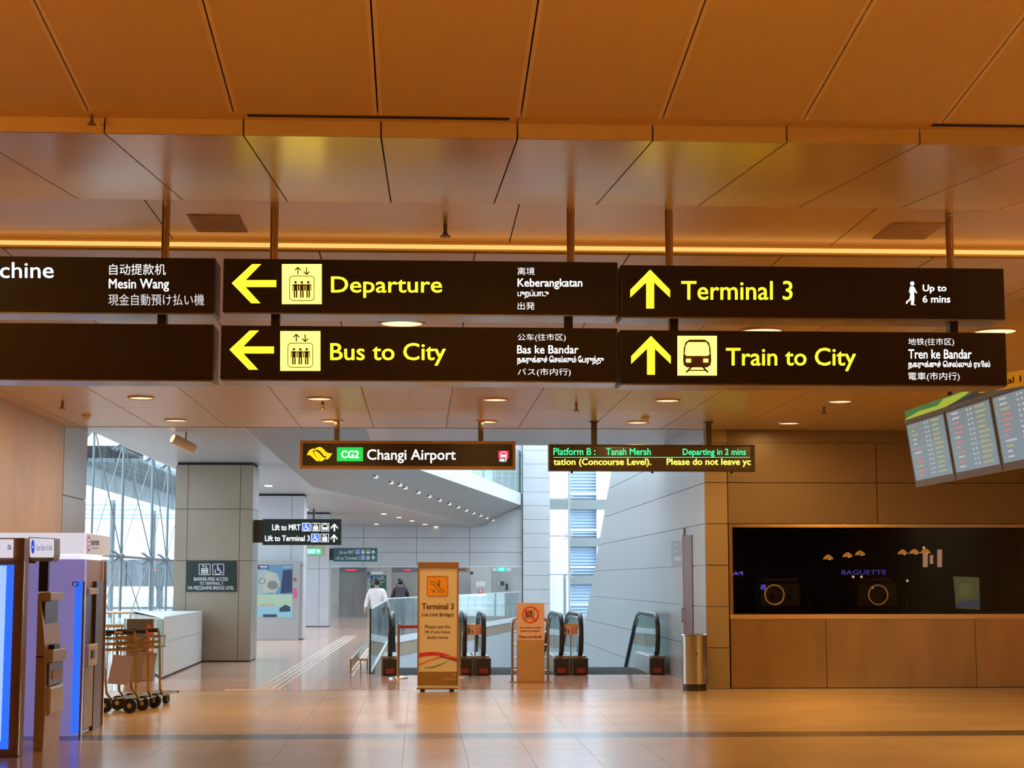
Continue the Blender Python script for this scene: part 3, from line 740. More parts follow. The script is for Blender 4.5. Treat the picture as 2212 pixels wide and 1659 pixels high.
A.build('pictogram', M_wht, p); text('MRT', (1079, 991, 1095.6, 997.6), 1, V, M_wht, t, .03)
for px in (728, 1038.5):
    X = PY(px, 930, YH + .09).x; B(X - .037, X + .037, YH + .05, YH + .13, z1 - .03, ZA + .005).build('hanger', M_blackp, t)
    B(X - .06, X + .06, YH + .03, YH + .15, ZA - .012, ZA + .003).build('hanger_plate', M_blackp, t)
d0_, d1__ = PY(1185.5, 959.5, YH), PY(1631.5, 1018, YH)
t = thing('led_display_board', 'hanging display board with green and yellow train departure text', 'display board', ((d0_.x + d1__.x) / 2, YH, d1__.z), 'smaller hanging station signs')
z1 = d0_.z; z0 = d1__.z; x0, x1 = d0_.x, d1__.x
M_amber = mat('amber display face', (.10, .055, .02), .25, coat=.5)
B(x0, x1, YH, YH + .2, z0, z1).build('casing', mat('dark olive casing', (.09, .065, .03), .4, metal=.3), t, bevel=.006)
zz1, zz0 = PY(1400, 965, YH).z, PY(1400, 1013, YH).z
B(x0 + .05, x1 - .07, YH - .006, YH + .01, zz0, zz1).build('screen', M_amber, t)
V = YH - .008
text('Platform B :', (1195.5, 967.5, 1286, 983), 1, V, M_led_g, t, .008); text('Tanah Merah', (1309, 968, 1405.7, 983), 1, V, M_led_g, t, .008)
text('Departing in 2 mins', (1475, 969, 1611, 987), 1, V, M_led_g, t, .008)
Art(1, V).rect(1195.5, 987.4, 1620, 988.6).build('divider_line', M_led_g, t)
text('tation (Concourse Level).', (1195.5, 990, 1407, 1009), 1, V, M_led_y, t, .02); text('Please do not leave yc', (1440, 990, 1622, 1009), 1, V, M_led_y, t, .02)
for px in (1283, 1530):
    X = PY(px, 930, YH + .09).x; B(X - .042, X + .042, YH + .05, YH + .13, z1 - .03, ZA + .005).build('hanger', M_sign_s, t)
    B(X - .065, X + .065, YH + .03, YH + .15, ZA - .012, ZA + .003).build('hanger_plate', M_sign_s, t)
for px in (1235, 1409, 1580):
    X = PY(px, 1019, YH + .1).x; MB().cyl((X, YH + .1, z0 - .03), (X, YH + .1, z0 + .002), .018, 10).build('bottom_knob', M_blackp, t)

# lift signs on the columns
def lift_sign(lab, Y, x0, y0, x1, y1, bx, rows, facem, wm, blue, em, bxx=None):
    a, b = PY(x0, y0, Y), PY(x1, y1, Y); c = PY(bx, y0, Y)
    t = thing('projecting_sign', lab, 'sign', ((a.x + b.x) / 2, Y + .08, b.z), 'lift direction signs on the columns')
    B(a.x, b.x, Y, Y + .16, b.z, a.z).build('casing', facem, t, bevel=.005)
    B(min(c.x, bxx) if bxx else c.x, a.x + .01, Y + .03, Y + .14, b.z + .05, a.z - .02).build('bracket', M_blackp, t)
    v = Y - .002
    for (txt, tx, boxes, ar) in rows:
        text(txt, tx, 1, v, wm, t, .012)
        for k, q in boxes: {'c': lambda: chair_pic(t, *q, v, blue, wm), 'l': lambda: liftbox(t, *q, v, facem, wm), 't': lambda: trainbox(t, *q, v, facem, wm)}[k]()
        up_arrow(t, *ar, v, wm)
    return t
YL1 = YC1 + .25
lift_sign('dark green lit lift direction sign on the nearest column', YL1, 567.7, 1121, 737, 1177.3, 549, [
    ('Lift to MRT', (588, 1132.5, 649, 1145.5), [('c', (652.3, 1129.6, 670.5, 1147.4)), ('l', (673, 1129.8, 690.8, 1147.4)), ('t', (693.3, 1130, 711, 1147.6))], (714.5, 1130.8, 730, 1147.6)),
    ('Lift to Terminal 3', (572.5, 1156.5, 669, 1169), [('c', (672, 1153, 690, 1171)), ('l', (692.3, 1153.3, 710.5, 1171)), ], (714, 1153.8, 729, 1171))], M_green, M_wht, M_bluep, 1, -3.46)
YL2 = YC3 + .2
lift_sign('teal unlit lift direction sign on the farther column', YL2, 719.7, 1183.5, 815, 1213, 709.5, [
    ('Lift to MRT', (732.5, 1189.3, 764.5, 1196.7), [('c', (768, 1187.5, 777, 1196.7)), ('l', (780, 1187.5, 788, 1196.5)), ('t', (791, 1188, 799.5, 1196.8))], (802, 1188.4, 810.5, 1197.2)),
    ('Lift to Terminal 3', (724.8, 1201.5, 776.8, 1208.8), [('c', (779.5, 1200.2, 788.5, 1209)), ('l', (791.3, 1200.3, 799, 1209))], (802, 1200.5, 810.5, 1209.2))], M_teal, M_wht2, M_bluep2, 0)
# exit sign in front of column three
YX = 58.0
a, b = PY(651.5, 1178, YX), PY(701, 1201.5, YX)
t = thing('exit_sign', 'lit green EXIT sign with up arrow on a tan box', 'exit sign', ((a.x + b.x) / 2, YX, b.z))
B(a.x, b.x, YX, YX + .25, b.z, a.z).build('housing', mat('tan housing', (.42, .38, .25), .5), t)
p = Art(1, YX - .02, .02).rect(663.5, 1185, 693, 1197.3).build('light_panel', M_exit, t)
text('EXIT', (665, 1187, 682, 1195.3), 1, YX - .022, M_wht3, p, .02); up_arrow(p, 683.5, 1186.6, 692, 1196, YX - .022, M_wht3)
X = (a.x + b.x) / 2; B(X - .03, X + .03, YX + .1, YX + .16, a.z, ZB + .01).build('hanger', M_sign_s, t)
# sign plate on nearest column
t = thing('sign_plate', 'black wall plate lettered BARRIER-FREE ACCESS on the nearest column', 'sign', PY(456, 1277, YC1 - .01))
Art(1, YC1 - .028, .028).rect(402, 1212, 510.5, 1278).build('plate', M_green, t)
v = YC1 - .03
liftbox(t, 429.5, 1218, 454.5, 1242, v, M_green, M_wht2); chair_pic(t, 459, 1218, 484, 1242, v, mat('navy print', (.01, .015, .05), .5), M_wht2)
text('BARRIER-FREE ACCESS', (419, 1247, 492.4, 1254.7), 1, v, M_wht2, t, .0); text('TO TERMINAL 3', (431, 1257, 481, 1263.5), 1, v, M_wht2, t, .0)
text('VIA MEZZANINE BRIDGE LEVEL', (405, 1266, 505.6, 1273.7), 1, v, M_wht2, t, .0)
# plaque on the grey wall
t = thing('wall_plaque', 'faint grey plaque with blurred lines beside the red brown door', 'sign', PX(1465, 1225, XW))
Art(0, XW - .001, .01).rect(1452, 1168, 1476, 1225).build('plate', mat('grey plaque', (.30, .36, .42), .4), t)
A = Art(0, XW - .012, .002)
for yy_, x_a, x_b in ((1176, 1456, 1461), (1189, 1456, 1463), (1203, 1457, 1474), (1206, 1457, 1470), (1209, 1457, 1472)): A.rect(x_a, yy_, x_b, yy_ + 1.6)
A.build('print', M_wht2, t)

# ================================================================ FLIGHT INFORMATION BOARDS
# plane running along +Y, leaning out at the top
P00, P10 = Vector((0, 0, 0)), None
XB_ = 5.55
pb = PX(1978, 1053, XB_)          # far lower corner
pt_ = PY(1950, 889, pb.y)         # far upper corner in the same cross section
far_lo, far_hi = pb, pt_
nb = PX(2212 + 150, 1053 - .193 * (2212 + 150 - 1978), XB_)
YN_ = nb.y
n_hi = Vector((far_hi.x, YN_, far_hi.z)); n_lo = Vector((far_lo.x, YN_, far_lo.z))
H_ = (far_hi - far_lo).length; U = Vector((0, -1, 0)); W_ = (far_hi - far_lo).normalized(); Nn = U.cross(W_).normalized()
if Nn.x > 0: Nn = -Nn
def bp(u, w, d=0): return far_lo + U * u + W_ * w + Nn * d
t = thing('flight_display_board', 'tilted row of grey flight information screens hanging at the right edge', 'display board', far_lo)
L_ = far_lo.y - YN_
def bbox(u0, u1, w0, w1, d0, d1): return MB().extr([bp(u0, w0, d0), bp(u1, w0, d0), bp(u1, w1, d0), bp(u0, w1, d0)], Nn * (d1 - d0))
sH = H_ * .83
bbox(0, L_, sH, H_ * .875, -.16, .01).build('housing_band', mat('grey brown housing', (.16, .13, .10), .45), t)
# edges of screens measured along the lower rim
us = [0.0]
for px in (2065, 2167):
    yy_ = 1053 - .193 * (px - 1978); us.append(far_lo.y - PX(px, yy_, XB_).y)
us.append(us[-1] + (us[2] - us[1]) * 1.0); us.append(us[-1] + (us[2] - us[1]))
M_scr = mat('flight screen', (.08, .10, .12), .3, emit=(.12, .165, .19), es=1.0)
M_scrf = mat('screen frame grey', (.24, .25, .24), .5)
rowc = [mat('screen row white', (.5, .5, .5), .5, emit=(.30, .36, .40), es=1), mat('screen row red', (.5, .1, .1), .5, emit=(.34, .17, .17), es=1), mat('screen row olive', (.3, .3, .1), .5, emit=(.26, .30, .16), es=1), mat('screen row blue', (.1, .2, .4), .5, emit=(.20, .28, .36), es=1)]
for k in range(4):
    u0, u1 = us[k] + .02, us[k + 1] - .02
    if u1 > L_: u1 = L_
    fr_ = bbox(u0, u1, 0, sH, -.14, 0).build('screen_frame', M_scrf, t)
    w0, w1 = sH * .10, sH * .97; ua, ub = u0 + (u1 - u0) * .04, u1 - (u1 - u0) * .02
    bbox(ua, ub, w0, w1, 0, .006).build('screen', M_scr, fr_)
    rb = [MB() for _ in range(4)]
    for i in range(12):
        wz = w1 - (i + .8) * (w1 - w0) / 12.6; hh = (w1 - w0) / 12.6 * .42; S = ub - ua
        for (s0, s1, ci) in ((.06, .06 + .02, 3), (.12, .20 + random.random() * .16, random.choice([0, 1, 1, 0, 2])), (.48, .52, 0), (.56, .60, 0), (.68, .84 + random.random() * .1, 2 if k < 2 else 0)):
            rb[ci].extr([bp(ua + S * s0, wz, .007), bp(ua + S * s1, wz, .007), bp(ua + S * s1, wz + hh, .007), bp(ua + S * s0, wz + hh, .007)], Nn * .001)
    for ci, r_ in enumerate(rb):
        if r_.v: r_.build('text_rows', rowc[ci], fr_, kind='stuff')
hd = us[2]
M_hg = [mat('header green', (.02, .16, .03), .5, emit=(.02, .14, .02), es=.8), mat('header lime', (.4, .5, .02), .5, emit=(.30, .42, .03), es=.8), mat('header dark violet', (.05, .03, .06), .5)]
h = bbox(0, hd * .98, H_ * .88, H_, -.1, -.02).build('header_panel', M_hg[0], t)
pl = [bp(0, H_ * .885, -.019), bp(hd * .55, H_ * .885, -.019), bp(hd * .78, H_ * .96, -.019), bp(hd * .8, H_ * .99, -.019), bp(hd * .5, H_ * .985, -.019), bp(hd * .42, H_ * .93, -.019), bp(hd * .2, H_ * .94, -.019), bp(0, H_ * .90, -.019)]
MB().extr(pl, Nn * .004).build('header_art', M_hg[1], h)
MB().extr([bp(hd * .5, H_ * .882, -.018), bp(hd * .98, H_ * .882, -.018), bp(hd * .98, H_ * .998, -.018), bp(hd * .86, H_ * .998, -.018), bp(hd * .8, H_ * .94, -.018)], Nn * .004).build('header_art', M_hg[2], h)
for u in (us[1], us[3] - .2):
    q = bp(u, H_, -.09); MB().cyl(q, (q.x, q.y, ZA + .005), .025, 10).build('hanger', M_sign_s, t)
# yellow sign above and nearer
YT = 13.6
a, b = PY(2120, 808, YT), PY(2290, 830, YT)
t = thing('hanging_sign', 'dim yellow Terminal sign mostly hidden behind the big black sign at the right edge', 'sign', ((a.x + b.x) / 2, YT, b.z))
def ysl(x, y): return (x, y - (x - 2180) * .17)
Art(1, YT, .06).poly([ysl(2120, 804), ysl(2290, 804), ysl(2290, 838), ysl(2120, 838)]).build('panel', mat('dim yellow panel', (.62, .36, .05), .5, emit=(.5, .22, .01), es=.5), t)
text('Terminal 1', (2105, 815, 2206, 829), 1, YT - .003, M_print, t, .03, mapf=lambda x, y: PY(*ysl(x, y), YT - .003))
X = PY(2250, 800, YT).x; B(X - .02, X + .02, YT + .01, YT + .05, PY(2200, 810, YT).z, ZA + .005).build('hanger', M_sign_s, t)

# ================================================================ CEILING FITTINGS
def downlight(x, y, z, r, lab, grp):
    t = thing('ceiling_downlight', lab, 'ceiling light', (x, y, z), grp)
    n = 20
    rg = MB(); rg.tube([(x + r * math.cos(2 * math.pi * k / n), y + r * math.sin(2 * math.pi * k / n), z - .006) for k in range(n)], .014, 6, closed=True); rg.build('trim_ring', M_ring, t)
    MB().cyl((x, y, z - .008), (x, y, z - .002), r * .93, 20).build('lamp_face', M_lamp, t)
    return t
Lx = [PZ(x, y, ZA).x for x, y in ((305, 858), (690, 860), (1070, 862), (1440, 865), (1812, 867))]
Ly1 = PZ(1070, 862, ZA).y; Ly2 = PZ(1050, 910, ZA).y
pos = ['above the left marble wall corner', 'behind the Bus to City sign arrow', 'above the middle of the Changi Airport sign', 'above the right half of the departure display board', 'near the flight information screens']
first = None
for ri, yy_ in enumerate((Ly1, Ly2)):
    for i, x in enumerate(Lx):
        lab = 'round recessed ceiling light, %s from the left in the %s row' % (['first', 'second', 'third', 'fourth', 'fifth'][i], ['nearer', 'farther'][ri])
        if first is None: first = downlight(x, yy_, ZA, .16, lab, 'round recessed hall ceiling lights')
        else: dupat(first, (x, yy_, ZA), lab)
        area('downlight', (x, yy_, ZA - .03), .22, (46, 42, 32, 30, 30)[i], disk=True)
q = [PZ(x, y, ZA) for x, y in ((868, 697), (1645, 713), (2150, 714))]
for v, lab in zip(q, ('large ceiling ring light glimpsed between the Departure and Bus to City signs', 'large ceiling ring light glimpsed between the Terminal 3 and Train to City signs', 'large bright ceiling ring light beyond the right end of the big signs')):
    c = dupat(first, (v.x, v.y, ZA), lab); c.scale = (1.25, 1.25, 1)
M_spr = mat('sprinkler metal', (.22, .15, .10), .4, metal=.6)
def sprinkler(p, lab, s=1):
    t = thing('sprinkler', lab, 'sprinkler', p, 'ceiling sprinklers'); x, y, z = p
    MB().cyl((x, y, z), (x, y, z - .05 * s), .014 * s, 10).build('stem', M_spr, t)
    MB().cyl((x, y, z - .05 * s), (x, y, z - .075 * s), .01 * s, 8, r2=.024 * s).build('nozzle', M_spr, t)
    MB().cyl((x, y, z - .082 * s), (x, y, z - .088 * s), .038 * s, 14).build('deflector', M_spr, t)
    return t
for (px, py), lab in zip(((135, 866), (697, 868), (1245, 871), (1780, 878)), ('small sprinkler above the marble wall', 'small sprinkler near the left hanger of the station sign', 'small sprinkler above the left hanger of the display board', 'small sprinkler left of the flight screens')):
    sprinkler(PZ(px, py, ZA), lab, 1.2)
sprinkler(Vector((PY(962, 490, 11.3).x, 11.3, ZR)), 'flat round sprinkler above the Departure sign', 1)
sprinkler(Vector((PY(199, 247, Y3 + .07).x, Y3 + .07, Z3)), 'dark sprinkler on the ledge near the top left corner', .55)
for (px, py), lab in zip(((187, 896), (1394, 901)), ('white smoke detector above the left marble wall', 'white smoke detector between the display board hangers')):
    p = PZ(px, py, ZA); t = thing('smoke_detector', lab, 'smoke detector', p, 'ceiling smoke detectors')
    MB().cyl(p, p - Vector((0, 0, .03)), .065, 16).build('base', M_poster, t); MB().cyl(p - Vector((0, 0, .03)), p - Vector((0, 0, .07)), .05, 16, r2=.035).build('sensor', M_poster, t)
# grilles in the raised recess
def grille(x0, x1, lab):
    t = thing('ceiling_grille', lab, 'ceiling vent', ((x0 + x1) / 2, 11.35, ZR), 'ceiling vents in the raised recess')
    y0, y1 = 11.08, 11.62; M_gr = mat('vent brown', (.60, .40, .25), .5)
    B(x0, x1, y0, y1, ZR - .004, ZR - .001).build('backing', M_gr, t)
    for k in range(9): yy_ = y0 + (k + .5) * (y1 - y0) / 9; B(x0 + .01, x1 - .01, yy_ - .012, yy_ + .012, ZR - .010, ZR - .004).build('slat', M_gr, t)
grille(PY(412, 500, 11.3).x, PY(525, 500, 11.3).x, 'brown slatted ceiling vent left of the first sign pole')
grille(PY(1912, 517, 11.3).x, PY(2028, 517, 11.3).x, 'brown slatted ceiling vent beside the rightmost sign pole')
# track spotlight left
p = PZ(402, 934, ZB)
t = thing('spotlight', 'white cylindrical spotlight glowing orange at its open end under the corridor ceiling', 'spotlight', p)
MB().cyl(p, p - Vector((0, 0, .14)), .02, 10).build('stem', M_ring, t)
e = p + Vector((-.02, 0, -.2)); dd = Vector((-.18, -.11, .09))
MB().cyl(e - dd * .8, e + dd, .085, 18).build('lamp_body', mat('lamp body cream', (.7, .6, .48), .4), t)
MB().cyl(e + dd * 1.001, e + dd * 1.03, .07, 18).build('lens', M_lamp, t)
# small lights in the corridor ceiling
CL = ['small square ceiling light above column three, the left of two', 'small square ceiling light above column three, the right of two', 'nearest square light of the right hand ceiling row under the mezzanine', 'second square light of the right hand ceiling row', 'third square light of the right hand ceiling row', 'fourth square light of the right hand ceiling row', 'fifth square light of the right hand ceiling row', 'nearer square light of the left hand ceiling row', 'farther square light of the left hand ceiling row', 'sixth square light of the right hand ceiling row', 'farthest square light close to the far wall']
k = 0; first = None
for (px, py) in ((580, 1049), (660, 1100), (672, 1109), (829, 1110), (862, 1117.5), (890, 1125), (918, 1132.5), (942, 1137.5), (813, 1132), (846, 1143), (964, 1143), (985, 1149.5)):
    p = PZ(px, py, ZB)
    if first is None:
        first = tag(B(p.x - .09, p.x + .09, p.y - .12, p.y + .12, ZB - .02, ZB - .002).build('ceiling_light', M_lamp2), 'small square recessed light in the corridor ceiling', 'ceiling light', 'small square corridor ceiling lights'); base = first
        me = base.data
        for v_ in me.vertices: v_.co -= Vector((p.x, p.y, ZB))
        base.location = (p.x, p.y, ZB); base['label'] = 'small square recessed light above the nearest lift sign'
        me.update()
    else:
        c = base.copy(); COL.objects.link(c); c.location = (p.x, p.y, ZB); k += 1; c['label'] = CL[k - 1]
# row of spot lights in the slatted soffit
ORD = ['first', 'second', 'third', 'fourth', 'fifth', 'sixth', 'seventh', 'eighth', 'ninth', 'tenth', 'eleventh', 'twelfth', 'thirteenth', 'fourteenth', 'last']
lightpts = [(812, 1024), (845.5, 1037), (864, 1042), (876, 1048.5), (904, 1058.5), (928, 1067.5), (950, 1076), (971, 1084), (990, 1091), (1007, 1098), (1023, 1104), (1038, 1109.5), (1052, 1114.5), (1065, 1119.5), (1073.5, 1122.6)]
def soff(px, py):   # intersect ray with soffit surface, iteratively
    d = ray(px, py); t = 40.0 / d.y
    for _ in range(60):
        P = CAM + d * t; a_, b_ = fl_(P.y), fr(P.y); s = min(1, max(0, (P.x - a_) / (b_ - a_))); z = lerp(ZB, ZT, s)
        tn_ = (z - CAM.z) / d.z; t = t * .6 + tn_ * .4
    return CAM + d * t
first = None
for (px, py) in lightpts:
    p = soff(px, py) - Vector((0, 0, .03))
    if first is None:
        first = thing('soffit_spotlight', 'first spotlight from the left in the row under the mezzanine', 'spotlight', p, 'row of spotlights under the mezzanine')
        MB().cyl(p, p - Vector((0, 0, .07)), .07, 10).build('housing', M_steel, first); MB().cyl(p - Vector((0, 0, .071)), p - Vector((0, 0, .085)), .06, 10).build('lens', M_lamp2, first)
    else: dupat(first, p, '%s spotlight from the left in the row under the mezzanine' % ORD[lightpts.index((px, py))])

# ================================================================ ESCALATORS
M_combm = mat('dark ribbed tread metal', (.05, .055, .06), .85, spec=.1)
FRAMEM = mat('escalator panel tan', (.42, .33, .24), .3, metal=.6)
def hand_path(y0):
    P = [(y0 + .22, .34), (y0 + .06, .42), (y0 - .02, .62), (y0 + .0, .84), (y0 + .10, .98), (y0 + .26, 1.04)]
    P += [(y0 + 2.2, 1.04), (y0 + 2.7, .98), (y0 + 3.1, .82)]
    P += [(y0 + 3.1 + 1.6 * k, .82 - .5774 * 1.6 * k) for k in range(1, 6)]
    return P
def escalator(xl, xr, label, y0=YE - .62):
    t = thing('escalator', label, 'escalator', ((xl + xr) / 2, y0, 0), 'escalators going down')
    for s, X in ((1, xl), (-1, xr)):
        hp = hand_path(y0)
        MB().tube([(X, y, z) for y, z in hp], .042, 10).build('handrail', M_black, t)
        MB().tube([(X, y + (.03 if z < 1 else 0), z - .045) for y, z in hp[2:]], .016, 6).build('rail_guide', M_chrome, t)
        lo = [(y0 + .3, .30), (y0 + 2.6, .30)] + [(y0 + 3.1 + 1.6 * k, .1 - .5774 * 1.6 * k) for k in range(1, 6)]
        up = [(y, z - .05) for y, z in hp[3:]]
        # glass split in panes along the run
        cuts = [y0 + .1, y0 + 1.6, y0 + 3.1, y0 + 5.5, y0 + 8.2, y0 + 11]
        def zi(L, y):
            for (a, b) in zip(L[:-1], L[1:]):
                if a[0] <= y <= b[0]: return a[1] + (b[1] - a[1]) * (y - a[0]) / max(1e-6, b[0] - a[0])
            return L[0][1] if y < L[0][0] else L[-1][1]
        for a, b in zip(cuts[:-1], cuts[1:]):
            n = 6; ys_ = [a + (b - a) * k / n for k in range(n + 1)]; ys_[-1] -= .012
            pts = [(X - .006, y, zi(up, y)) for y in ys_] + [(X - .006, y, zi(lo, y)) for y in reversed(ys_)]
            MB().extr(pts, (.012, 0, 0)).build('glass_pane', M_glass_b, t)
        xo = X - s * .15; xi = X + s * .10
        sk = MB(); q = [(y0 + .28, .30), (y0 + 2.6, .30), (y0 + 11, .30 - .5774 * 8.2), (y0 + 11, -5.4), (y0 + 3.0, -.5), (y0 + .28, -.01)]
        sk.extr([(min(xo, xi), y, z) for y, z in q], (abs(xi - xo), 0, 0)).build('skirt', M_wall_gl, t)
        B(min(xo, xi) - .005, max(xo, xi) + .005, y0 + .16, y0 + .40, 0, .335).build('newel_base', FRAMEM, t, bevel=.01)
        B(X - .13, X + .13, y0 + .08, y0 + .17, 0.004, .30).build('newel_cover', M_blackp, t, bevel=.02)
        B(X - .07, X + .07, y0 + .072, y0 + .08, .04, .12).build('warning_sticker', M_sticker, t)
    B(xl + .1, xr - .1, y0 + .3, y0 + 2.4, -.1, .004).build('comb_plate', M_combm, t)
    for k in range(14):
        y = y0 + 2.4 + .4 * k; z = -.02 - .5774 * .4 * max(0, k - 1)
        B(xl + .12, xr - .12, y, y + .4, z - .24, z).build('step', M_combm, t)
    return t
ex = lambda px: PY(px, 1330, YE - .6).x
e1 = escalator(ex(843), ex(1004), 'leftmost escalator with its left handrail end beside the red belt barrier')
e2 = escalator(ex(1045), ex(1213), 'middle escalator behind the no trolley notice stand')
e3 = escalator(ex(1255), ex(1420), 'rightmost escalator beside the long grey wall')
# notices between the handrails
def notice(px0, py0, px1, py1, lab):
    Y = YE - .555
    t = thing('notice_plate', lab, 'notice', PY((px0 + px1) / 2, py1, Y), 'orange safety notices between the escalators')
    Art(1, Y, .012).rect(px0, py0, px1, py1).build('plate', M_pink, t); v = Y - .002
    Art(1, v, .002).rect(px0, py0, px1, py0 + 4).build('title_band', M_orange, t)
    S = px1 - px0; A = Art(1, v - .003, .002)
    man_glyph(A, px0 + S * .12, py0 + 7, py1 - 2); man_glyph(A, px0 + S * .33, py0 + 11, py1 - 2)
    A.build('pictogram', M_print, t); R = Art(1, v - .003, .002)
    for cx in (.62, .86):
        for cy in (9.5, 17.5):
            R.ring(px0 + S * cx, py0 + cy, 3, .8, 12); R.line([(px0 + S * cx - 2, py0 + cy - 2), (px0 + S * cx + 2, py0 + cy + 2)], .8)
    R.build('ban_symbol', M_redp, t)
    q = PY((px0 + px1) / 2, py1, Y); MB().cyl((q.x, Y + .02, .3), (q.x, Y + .02, q.z + .04), .012, 8).build('post', M_steel, t)
notice(1009, 1349, 1044, 1371.6, 'orange safety notice between the leftmost and middle escalators')
notice(1218, 1348, 1248.5, 1371, 'orange safety notice between the middle and rightmost escalators')

# ================================================================ GUARD GLASS ROUND THE VOID
t = thing('glass_guard', 'pale green glass guard along the escalator opening with a slanting far run', 'balustrade', (XG, YE, 0))
ng = 7
for k in range(ng):
    a, b = YE + .02 + (YC - YE) * k / ng, YE + (YC - YE) * (k + 1) / ng - .012
    B(XG - .006, XG + .006, a, b, .02, 1.13).build('glass_pane', M_glass_b, t)
ng = 16
for k in range(ng):
    f0, f1 = k / ng, (k + 1) / ng - .002
    p0, p1 = Vector((lerp(XG, XT, f0), lerp(YC, 74, f0), .08)), Vector((lerp(XG, XT, f1), lerp(YC, 74, f1), .08))
    MB().extr([p0, p1, p1 + Vector((0, 0, 1.05)), p0 + Vector((0, 0, 1.05))], (.012, 0, 0)).build('glass_pane', M_glass_b, t)
MB().tube([(XG, YE, 1.135), (XG, YC, 1.135), (XT, 74, 1.135)], .016, 6).build('top_rail', M_white, t)
B(XG - .015, XG + .015, YE - .01, YE + .02, 0, 1.15).build('end_post', M_blackp, t)
# low kerb rail with small lights
xk = PZ(757, 1454, 0)
t = thing('kerb_rail', 'low bronze kerb rail with a row of tiny lights left of the glass guard', 'railing', (xk.x, xk.y, 0))
hz_ = PY(757, 1425, xk.y).z
MB().tube([(xk.x, xk.y, hz_), (XG - .06, xk.y, hz_)], .018, 8).build('top_bar', M_steel_w, t)
for X in (xk.x, (xk.x + XG) / 2, XG - .06):
    MB().cyl((X, xk.y, 0), (X, xk.y, hz_), .012, 8).build('post', M_steel_w, t); MB().cyl((X, xk.y, 0), (X, xk.y, .015), .035, 10).build('foot', M_chrome, t)
MB().tube([(xk.x, xk.y, hz_), (xk.x, xk.y + 9.5, hz_)], .018, 8).build('top_bar', M_steel, t)
for k in range(15):
    y = xk.y + .35 + k * .65
    MB().cyl((xk.x, y, 0), (xk.x, y, hz_), .010, 6).build('post', M_steel, t)
    MB().ball((xk.x + .02, y + .1, .05), .012, 8, 5).build('kerb_lamp', M_lamp2, t)

# ================================================================ BELT BARRIER, BANNER, NOTICE STAND, BIN
def belt_post(px, py, lab):
    p = PZ(px, py, 0); H = (1348 - 1253) * 0
    zt_ = PY(px, 1348.5, p.y).z
    t = thing('belt_post', lab, 'barrier', (p.x, p.y, 0), 'belt barrier posts')
    MB().tube([(p.x, p.y, 0), (p.x, p.y, .02), (p.x, p.y, .035)], [.165, .16, .05], 24).build('base', M_steel, t)
    MB().cyl((p.x, p.y, .03), (p.x, p.y, zt_ - .1), .024, 14).build('post', M_steel_w, t)
    MB().cyl((p.x, p.y, zt_ - .11), (p.x, p.y, zt_), .032, 14).build('belt_head', M_chrome_d, t)
    return t, p, zt_
b1, pA, zA_ = belt_post(860, 1465, 'bronze belt barrier post with red belt left of the banner')
q2 = Vector((pA.x + 1.05, pA.y + .25, 0))
b2 = dup(b1); b2.location = (q2.x, q2.y, 0); b2['label'] = 'belt barrier post almost hidden behind the banner'
bl = MB().extr([(pA.x + .03, pA.y, zA_ - .07), (q2.x - .03, q2.y, zA_ - .07), (q2.x - .03, q2.y, zA_ - .02), (pA.x + .03, pA.y, zA_ - .02)], (0, .003, 0)).build('belt', M_redb, b1, 'red belt')
# banner
pb_ = PZ(945.5, 1494, 0); YBn = pb_.y
def bn(x, y): return PY(x, y, YBn)
t = thing('banner_stand', 'tall brown framed banner stand reading Terminal 3 with a coloured swoosh', 'banner', (pb_.x, YBn, 0))
xa_, xb_ = bn(901.5, 1400).x, bn(990.5, 1400).x; ztp = bn(945, 1214.5).z
B(xa_ + .012, xb_ - .012, YBn + .01, YBn + .05, .12, ztp - .1).build('backing_board', M_tan, t)
for X in (xa_, xb_ - .022): B(X, X + .022, YBn - .01, YBn + .06, .1, ztp).build('side_rail', M_wood, t)
B(xa_ + .0, xb_, YBn - .015, YBn + .06, bn(945, 1228.5).z, ztp).build('header_band', mat('brown header', (.30, .17, .08), .5), t, bevel=.004)
zpb = bn(945, 1451).z
Art(1, YBn, .01).rect(904.5, 1229, 988.8, 1451).build('poster', M_poster, t)
Art(1, YBn, .01).rect(902.5, 1451, 989.5, 1482).build('lower_band', mat('olive brown band', (.30, .19, .08), .45), t)
Art(1, YBn - .012, .012).rect(901.5, 1481.5, 987.5, 1485.5).build('white_strip', M_white, t)
B(xa_ - .01, xb_ + .005, YBn - .06, YBn + .1, .035, bn(945, 1485.5).z).build('base_box', mat('brown header', (.3, .17, .08), .5), t, bevel=.01)
for X in (xa_ + .08, xb_ - .1): B(X - .035, X + .035, YBn - .09, YBn + .14, 0, .035).build('foot', M_blackp, t)
v = YBn - .002
p = Art(1, v, .002); p.poly([(922 + 3, 1244), (968 - 3, 1244), (968, 1247), (968, 1286), (965, 1289), (925, 1289), (922, 1286), (922, 1247)]); p = p.build('pictogram_panel', M_orange, t)
A = Art(1, v - .003, .002); A.rrect(922.5, 1244.5, 967.5, 1288.5, 4, .9)
A.loop([(930, 1258.5), (931, 1256.7), (938, 1256.7), (953, 1274.5), (957.5, 1274.5), (959, 1276.5), (957.5, 1279), (950.5, 1279), (936, 1261.3), (932, 1261.3)], 1.3)
A.disc(948, 1255.3, 2, 10); A.poly([(946, 1258.5), (950, 1258.5), (949.8, 1268), (946, 1264)]); A.line([(931, 1274), (938, 1279)], 1.6); A.line([(934.5, 1279.3), (938.3, 1279.3), (938.3, 1274)], 1.5)
A.build('pictogram', M_print, p)
